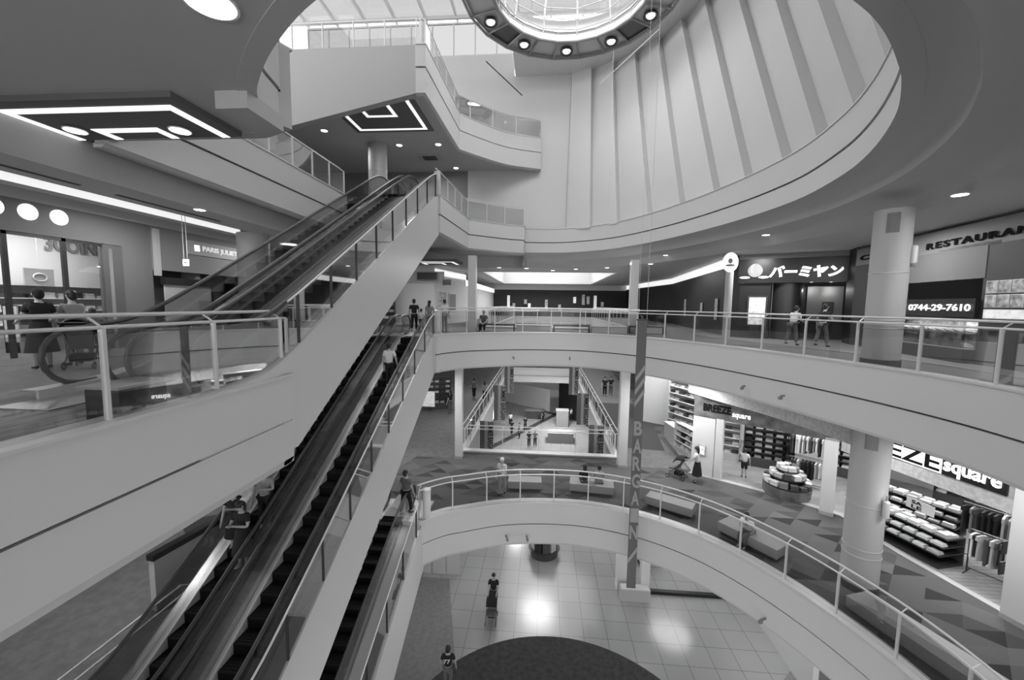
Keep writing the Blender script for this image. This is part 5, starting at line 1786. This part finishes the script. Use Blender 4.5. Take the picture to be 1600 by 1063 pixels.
def person(label, loc, rz, h=1.68, pose='stand', top=M_CLW, bottom=M_CLB, hair=M_HAIR, shoes=M_CLB, long_hair=False, skirt=False, short=False, sleeves='short', lean=0.0, arms=None, legs=None, head_tilt=0.0, hat=None, group=None):
    """figure facing local +y; joints in metres for a 1.70 m body"""
    k = h / 1.70
    V = lambda x, y, z: Vector((x, y, z))
    sit = pose == 'sit'
    pz = 0.52 if sit else 0.93
    J = {}
    J['pel'] = V(0, 0, pz)
    ca, sa = math.cos(lean), math.sin(lean)
    def T(x, y, z):   # torso frame leaning forward about the pelvis
        return V(x, y * ca + z * sa, pz + z * ca - y * sa)
    J['waist'] = T(0, 0.005, 0.14)
    J['chest'] = T(0, 0, 0.36)
    J['neckb'] = T(0, -0.01, 0.50)
    J['neck'] = T(0, 0.0, 0.56)
    hl = lean * 0.5 + head_tilt
    ch_, sh_ = math.cos(hl), math.sin(hl)
    def HH(x, y, z):
        return J['neck'] + V(x, y * ch_ + z * sh_, z * ch_ - y * sh_)
    for s_, nm in ((-1, 'L'), (1, 'R')):
        J['sh' + nm] = T(0.175 * s_, -0.005, 0.45)
        J['hip' + nm] = V(0.085 * s_, 0, pz - 0.04)
        if sit:
            J['kn' + nm] = V(0.10 * s_, 0.42, 0.50)
            J['an' + nm] = V(0.10 * s_, 0.44, 0.09)
        else:
            st = {'stand': 0.0, 'walk': 0.17 * s_, 'step': 0.1 * s_}[pose]
            J['kn' + nm] = V(0.09 * s_, st * 0.7 + 0.03, 0.49)
            J['an' + nm] = V(0.10 * s_, st - (0.03 if st < 0 else 0), 0.09 + (0.05 if st < 0 else 0))
    if legs:
        for q, v in legs.items():
            J[q] = V(*v)
    A = {'down': ((0.25, 0.02, 0.17), (0.27, 0.10, -0.08)), 'fwd': ((0.22, 0.14, 0.20), (0.17, 0.38, 0.22)), 'up': ((0.27, 0.16, 0.55), (0.20, 0.30, 0.80)),
         'hold': ((0.24, 0.08, 0.20), (0.06, 0.28, 0.30)), 'push': ((0.22, 0.12, 0.20), (0.18, 0.42, 0.10)), 'lap': ((0.23, 0.08, 0.18), (0.10, 0.28, 0.06))}
    arms = arms or ('down', 'down')
    for (s_, nm), kind in zip(((-1, 'L'), (1, 'R')), arms):
        e, w_ = A[kind]
        J['el' + nm] = T(e[0] * s_, e[1], e[2])
        J['wr' + nm] = T(w_[0] * s_, w_[1], w_[2])
    vs, ed, rd = [], [], []
    def add(p, r, par=None):
        vs.append(tuple(p * k)); rd.append((r[0] * k, r[1] * k) if isinstance(r, tuple) else r * k)
        if par is not None:
            ed.append((par, len(vs) - 1))
        return len(vs) - 1
    p = add(J['pel'], (0.135, 0.10))
    w = add(J['waist'], (0.115, 0.085), p)
    c = add(J['chest'], (0.135, 0.10), w)
    nb = add(J['neckb'], (0.075, 0.065), c)
    n1 = add(J['neck'], 0.05, nb)
    h1 = add(HH(0, 0.015, 0.07), (0.068, 0.078), n1)
    h2 = add(HH(0, 0.012, 0.14), (0.080, 0.095), h1)
    h3 = add(HH(0, 0.0, 0.20), (0.066, 0.08), h2)
    for nm in 'LR':
        sg = -1 if nm == 'L' else 1
        s1 = add(J['sh' + nm], 0.056, c)
        e1 = add(J['el' + nm], 0.041, s1)
        wr = add(J['wr' + nm], 0.026, e1)
        d = (J['wr' + nm] - J['el' + nm]).normalized()
        side = d.cross(V(0, 0, 1)) if abs(d.z) < 0.9 else V(0, 1, 0)
        side.normalize()
        pl = add(J['wr' + nm] + d * 0.075, (0.036, 0.018), wr)
        bend = (d * 0.8 + V(0, 0, -0.6)).normalized()
        for q, ln in enumerate((0.068, 0.078, 0.073, 0.058)):
            f1 = add(J['wr' + nm] + d * 0.10 + side * (0.026 - 0.0175 * q) + d * (ln * 0.5), 0.0085, pl)
            add(Vector(vs[f1]) / k + bend * (ln * 0.6), 0.0075, f1)
        t1 = add(J['wr' + nm] + d * 0.055 + side * 0.045, 0.010, wr)
        add(J['wr' + nm] + d * 0.095 + side * 0.062, 0.0085, t1)
        hp = add(J['hip' + nm], 0.088, p)
        kn = add(J['kn' + nm], 0.058, hp)
        mid = add(J['kn' + nm].lerp(J['an' + nm], 0.35) + V(0, -0.015, 0), 0.052, kn)
        an = add(J['an' + nm], 0.036, mid)
        add(J['an' + nm] + V(0.01 * sg, 0.10, -0.045), (0.04, 0.03), an)
    ex = []
    eb = MB()
    def el(c_, r_, mi):
        m_ = MB(); m_.ell(tuple(HH(*c_) * k), tuple(q * k for q in r_), 8)
        ex.append((m_.v, m_.f, mi))
    el((0, 0.108, 0.115), (0.014, 0.02, 0.024), 0)
    for s_ in (-1, 1):
        el((0.031 * s_, 0.098, 0.142), (0.014, 0.010, 0.008), 1)
        el((0.084 * s_, 0.005, 0.125), (0.012, 0.022, 0.032), 0)
    el((0, 0.094, 0.073), (0.024, 0.010, 0.007), 2)
    root = thing('person', label, 'person', loc, rz, group)
    def child(nm, me):
        o = bpy.data.objects.new(nm, me)
        COL.objects.link(o); o.parent = root
        return o
    child('body', bake_skin('body', vs, ed, rd, [M_SKIN, M_EYE, M_LIP], 1, ex))
    # shirt
    vs, ed, rd = [], [], []
    p = add(J['pel'] + (J['waist'] - J['pel']) * 0.1, (0.152, 0.122))
    w = add(J['waist'], (0.136, 0.108), p)
    c = add(J['chest'], (0.158, 0.122), w)
    nb = add(J['neckb'] + (J['chest'] - J['neckb']) * 0.12, (0.088, 0.075), c)
    for nm in 'LR':
        s1 = add(J['sh' + nm], 0.073, c)
        if sleeves == 'short':
            add(J['sh' + nm].lerp(J['el' + nm], 0.65), 0.062, s1)
        else:
            e1 = add(J['el' + nm], 0.056, s1)
            add(J['el' + nm].lerp(J['wr' + nm], 0.9), 0.042, e1)
    child('shirt', bake_skin('shirt', vs, ed, rd, [top], 1))
    if skirt:
        m_ = MB()
        hm = 0.40 if not short else 0.55
        if sit:
            m_.tube([tuple(J['pel'] * k), tuple(J['knL'].lerp(J['knR'], .5) * k + Vector((0, .02, 0))), tuple((J['knL'].lerp(J['knR'], .5) + V(0, 0.06, -0.12)) * k)], [0.17 * k, 0.16 * k, 0.17 * k], 14)
        else:
            m_.lathe((0, 0, 0), [(0.155 * k, pz * k + 0.06 * k), (0.19 * k, (pz - 0.12) * k), (0.25 * k, (pz - hm) * k + 0.05)][::-1] if False else [(0.27 * k, (pz - 0.56) * k), (0.22 * k, (pz - 0.25) * k), (0.185 * k, (pz - 0.08) * k), (0.145 * k, (pz + 0.09) * k)], 20, sy=0.8)
        o = m_.build('skirt', bottom, root, smooth=50); o.matrix_parent_inverse = Matrix()
    else:
        vs, ed, rd = [], [], []
        p = add(J['pel'], (0.146, 0.118))
        for nm in 'LR':
            hp = add(J['hip' + nm], 0.104, p)
            kn = add(J['kn' + nm], 0.077, hp)
            if not short:
                add(J['kn' + nm].lerp(J['an' + nm], 0.9), 0.062, kn)
        child('trousers', bake_skin('trousers', vs, ed, rd, [bottom], 1))
    for nm in 'LR':
        sg = -1 if nm == 'L' else 1
        vs, ed, rd = [], [], []
        a = add(J['an' + nm] + V(0, -0.025, -0.035), (0.046, 0.04))
        b_ = add(J['an' + nm] + V(0.008 * sg, 0.07, -0.05), (0.047, 0.034), a)
        add(J['an' + nm] + V(0.014 * sg, 0.15, -0.055), (0.04, 0.026), b_)
        child('shoe', bake_skin('shoe', vs, ed, rd, [shoes], 1))
    m_ = MB()
    m_.ell(tuple(HH(0, -0.014, 0.165) * k), (0.096 * k, 0.108 * k, 0.098 * k), 14)
    m_.ell(tuple(HH(0, -0.055, 0.115) * k), (0.086 * k, 0.062 * k, 0.10 * k), 12)
    if long_hair:
        m_.ell(tuple(HH(0, -0.075, 0.03) * k), (0.085 * k, 0.05 * k, 0.16 * k), 12)
    o = m_.build('hair' if hat is None else 'hat', hair if hat is None else hat, root, smooth=True); o.matrix_parent_inverse = Matrix()
    return root


def stroller(label, loc, rz, baby=False):
    t = thing('pushchair', label, 'pushchair', loc, rz)
    def b_(mb, nm, m, **kw):
        o = mb.build(nm, m, t, **kw); o.matrix_parent_inverse = Matrix(); return o
    f = MB()
    for s_ in (-0.22, 0.22):
        f.tube([(s_, -0.45, 1.0), (s_, -0.35, 0.95), (s_, 0.35, 0.12)], 0.014, 6)
        f.tube([(s_, 0.05, 0.55), (s_, -0.30, 0.12)], 0.014, 6)
    f.tube([(-0.22, -0.45, 1.0), (0.22, -0.45, 1.0)], 0.018, 6)
    f.tube([(-0.22, -0.2, 0.35), (0.22, -0.2, 0.35)], 0.012, 6)
    b_(f, 'frame', M_DARKM)
    b_(MB().box(-0.19, 0.19, -0.05, 0.32, 0.42, 0.48), 'seat', M_CLG)
    m_ = MB(); m_.add([(-0.19, -0.05, 0.45), (0.19, -0.05, 0.45), (0.19, -0.22, 0.95), (-0.19, -0.22, 0.95), (-0.19, -0.09, 0.44), (0.19, -0.09, 0.44), (0.19, -0.26, 0.94), (-0.19, -0.26, 0.94)],
                      [(0, 1, 2, 3), (7, 6, 5, 4), (0, 4, 5, 1), (1, 5, 6, 2), (2, 6, 7, 3), (3, 7, 4, 0)])
    b_(m_, 'backrest', M_CLG)
    m_ = MB()
    N = 10
    rows = []
    for i in range(7):
        a = math.radians(-20 + 18 * i)
        rows.append([(0.23 * math.cos(math.pi * q / N), -0.10 - 0.12 + 0.36 * math.sin(a), 0.72 + 0.36 * math.cos(a) * (0.55 + 0.45 * math.sin(math.pi * q / N))) for q in range(N + 1)])
    vs_ = [p for r in rows for p in r]
    m_.add(vs_, [(i * (N + 1) + q, i * (N + 1) + q + 1, (i + 1) * (N + 1) + q + 1, (i + 1) * (N + 1) + q) for i in range(6) for q in range(N)])
    o = b_(m_, 'canopy', M_CLB, smooth=True)
    md = o.modifiers.new('thick', 'SOLIDIFY'); md.thickness = 0.012
    b_(MB().box(-0.16, 0.16, -0.25, 0.1, 0.17, 0.32), 'basket', M_CLB)
    for s_ in (-0.23, 0.23):
        for y in (-0.30, 0.36):
            m2 = MB(); m2.tube([(s_ + 0.05 * math.cos(0) * 0, y + 0.075 * math.cos(2 * math.pi * q / 16), 0.092 + 0.075 * math.sin(2 * math.pi * q / 16)) for q in range(16)], 0.017, 6, closed=True)
            b_(m2, 'wheel', M_RUB, smooth=True)
    return t


PI = math.pi
def stepz(y, lo, zf):
    i = math.floor((y - (lo - 0.405)) / 0.405)
    yy = lo - 0.405 + i * 0.405
    return zf + max(0, (yy + 0.405 - lo) * 0.56) - 0.1

# riders
person('person in a white shirt and dark trousers riding up the middle escalator, seen from behind', (-5.62, 14.1, stepz(14.1, 5.88, F2)), 0, 1.66, 'stand', M_CLW, M_CLB)
person('person in black, leftmost of the three riding down the escalator', (-7.42, 8.75, stepz(8.75, 5.88, F2)), PI + 0.2, 1.58, 'stand', M_CLB, M_CLB, long_hair=True, arms=('hold', 'down'), skirt=True)
person('person in a black dress holding a pale sheet, front of the three on the escalator', (-6.98, 8.42, stepz(8.42, 5.88, F2)), PI - 0.1, 1.62, 'stand', M_CLB, M_CLB, long_hair=True, arms=('hold', 'hold'), skirt=True, shoes=M_CLW, head_tilt=0.3)
person('person in dark clothes behind the other two on the escalator', (-7.05, 9.3, stepz(9.3, 5.88, F2)), PI + 0.3, 1.6, 'stand', M_CLM, M_CLB, long_hair=True, arms=('hold', 'down'), head_tilt=0.2)
o = MB().add([(-7.3, 8.62, -3.42), (-7.08, 8.5, -3.42), (-6.95, 8.75, -3.12), (-7.17, 8.87, -3.12), (-7.3, 8.64, -3.43), (-7.08, 8.52, -3.43), (-6.95, 8.77, -3.13), (-7.17, 8.89, -3.13)], [(0, 1, 2, 3), (7, 6, 5, 4), (0, 4, 5, 1), (1, 5, 6, 2), (2, 6, 7, 3), (3, 7, 4, 0)]).build('folded_map', M_CLW)
tag(o, 'pale paper sheet held by the people in black on the escalator', 'paper')
person('person in grey walking at the head of the lowest escalator', (-4.9, 13.7, F2 + 0.02), -0.3, 1.68, 'walk', M_CLG, M_CLB)
# ground floor
person('person in a black shirt pushing a pushchair across the white tiles', (-2.05, 17.2, F1), PI, 1.72, 'walk', M_CLB, M_CLG, arms=('push', 'push'))
stroller('dark pushchair pushed across the white tiled ground floor', (-2.05, 16.55, F1), PI)
person('person in a black shirt with white print at the bottom edge of the photo', (-3.2, 13.15, F1), 0.1, 1.74, 'stand', M_CLB, M_CLG)
text('77', 'shirt_print', (-3.33, 13.0, F1 + 1.2), (0.24, 0.02, 0), 0.16, M_CLW, bpy.data.objects[[x.name for x in COL.objects if x.name.startswith('person')][-1]], 0.02, 0.004)
# lower gallery
person('person in a white top and long black skirt standing behind a dark pushchair', (6.95, 17.75, F2), 0.95, 1.62, 'stand', M_CLW, M_CLB, skirt=True, arms=('push', 'push'), long_hair=True, lean=0.1)
stroller('dark pushchair in front of the person in the long black skirt', (6.25, 18.2, F2), 0.95)
person('child in a white shirt and dark shorts reaching up at the shop shelves', (9.35, 18.55, F2), -0.5, 1.35, 'stand', M_CLW, M_CLB, short=True, arms=('up', 'down'))
person('person with long black hair and black top seated on the grey bench, left of two', (1.85, 16.35, F2 - 0.06), 0.1, 1.6, 'sit', M_CLB, M_CLB, long_hair=True, arms=('lap', 'lap'))
person('person in a pale top seated on the grey bench, right of two', (2.45, 16.3, F2 - 0.06), -0.1, 1.62, 'sit', M_CLM, M_CLG, arms=('lap', 'lap'))
person('person in white standing and leaning on the lower gallery railing beside the first bench', (-1.55, 15.75, F2), PI * 0.9, 1.55, 'step', M_CLW, M_CLM, arms=('fwd', 'down'), hat=M_CLW, lean=0.15)
person('person in a pale top seated bent forward alone on a grey bench', (6.95, 13.2, F2 - 0.06), 2.2, 1.62, 'sit', M_CLW, M_CLG, arms=('lap', 'lap'), lean=0.45)
person('person in black standing by the cluttered stall on the lower gallery', (-6.5, 27.4, F2), 1.2, 1.64, 'stand', M_CLB, M_CLG, long_hair=True)
person('person in grey walking left beyond the white square post on the lower gallery', (-5.6, 32.0, F2), 0.4, 1.7, 'walk', M_CLG, M_CLB)
person('person with long hair walking behind the person in grey beyond the square post', (-4.6, 31.2, F2), 0.1, 1.62, 'walk', M_CLM, M_CLB, long_hair=True)
person('person in black far back on the right side of the far opening', (5.4, 34.5, F2), PI, 1.68, 'stand', M_CLB, M_CLB)
person('second person in black beside another far back right of the opening', (6.0, 35.0, F2), PI, 1.64, 'stand', M_CLB, M_CLG)
# restaurant storey
person('person in black with a bag walking at the top of the middle escalators', (-6.7, 20.2, 0), 0.2, 1.68, 'walk', M_CLB, M_CLB)
person('person in a pale patterned top right of the person in black above the escalators', (-6.0, 20.6, 0), -0.2, 1.62, 'walk', M_CLM, M_CLG, long_hair=True)
person('child in pale clothes between two adults above the middle escalators', (-6.35, 20.3, 0), 0.0, 1.2, 'walk', M_CLW, M_CLB)
person('person in a white shirt standing by the pale square post near the end post', (-5.25, 20.8, 0), 0.5, 1.7, 'stand', M_CLW, M_CLM)
person('person sitting on the left dark bench behind the gallery railing', (-3.35, 22.1, -0.08), PI, 1.62, 'sit', M_CLG, M_CLB, arms=('lap', 'lap'))
person('person in black bending over the right dark bench beside the hanging banner', (5.55, 22.5, -0.08), 2.4, 1.62, 'sit', M_CLB, M_CLB, arms=('lap', 'lap'), lean=0.5)
person('person in a white top leaning forward in front of the katakana restaurant', (10.0, 16.9, 0.02), -1.2, 1.6, 'walk', M_CLW, M_CLG, lean=0.35, arms=('fwd', 'fwd'))
person('person in black walking close behind the person in white by the katakana restaurant', (10.85, 16.45, 0.02), -1.2, 1.66, 'walk', M_CLB, M_CLG, lean=0.2, arms=('down', 'fwd'))
# near left, outside the shop with discs
person('person in a black shirt and long black skirt outside the left shop', (-10.55, 7.55, 0), 1.3, 1.66, 'stand', M_CLB, M_CLB, skirt=True, hat=M_CLB, arms=('push', 'down'))
person('person with a pale backpack standing right of the person in black outside the left shop', (-10.5, 8.1, 0), 1.5, 1.64, 'stand', M_CLM, M_CLM, arms=('push', 'push'))
person('small child seen low behind the person with the pale backpack outside the left shop', (-11.0, 8.9, 0), 1.0, 1.25, 'stand', M_CLG, M_CLG)
stroller('dark pushchair beside the people outside the left shop', (-9.9, 7.8, 0), 0.6)
# people far down on the ground floor seen through the far opening
for i, (x, y, lb, tp, r_) in enumerate(((-3.2, 42, 'person in black far below, leftmost group near the banner', M_CLB, 0.3), (-2.3, 41, 'person walking far below in dark clothes, second from the left', M_CLG, 2.0),
                                    (-1.2, 38.5, 'person far below walking with a companion near the dark floor stripe, left one', M_CLB, 0.1), (-0.6, 38.7, 'person far below walking near the dark floor stripe, right one', M_CLG, 0.1),
                                    (-1.8, 43.5, 'person in black alone in the middle of the far ground floor', M_CLB, 3.0), (0.2, 47, 'person at the round sofa on the far ground floor', M_CLB, 1.0),
                                    (3.6, 48, 'person in a pale top by the dark shop far below', M_CLW, 1.0), (-3.6, 45, 'person in a pale top far below by the left banner', M_CLW, 0.5))):
    person(lb, (x, y, F1), r_, 1.66, 'walk' if i % 2 == 0 else 'stand', tp, M_CLB)
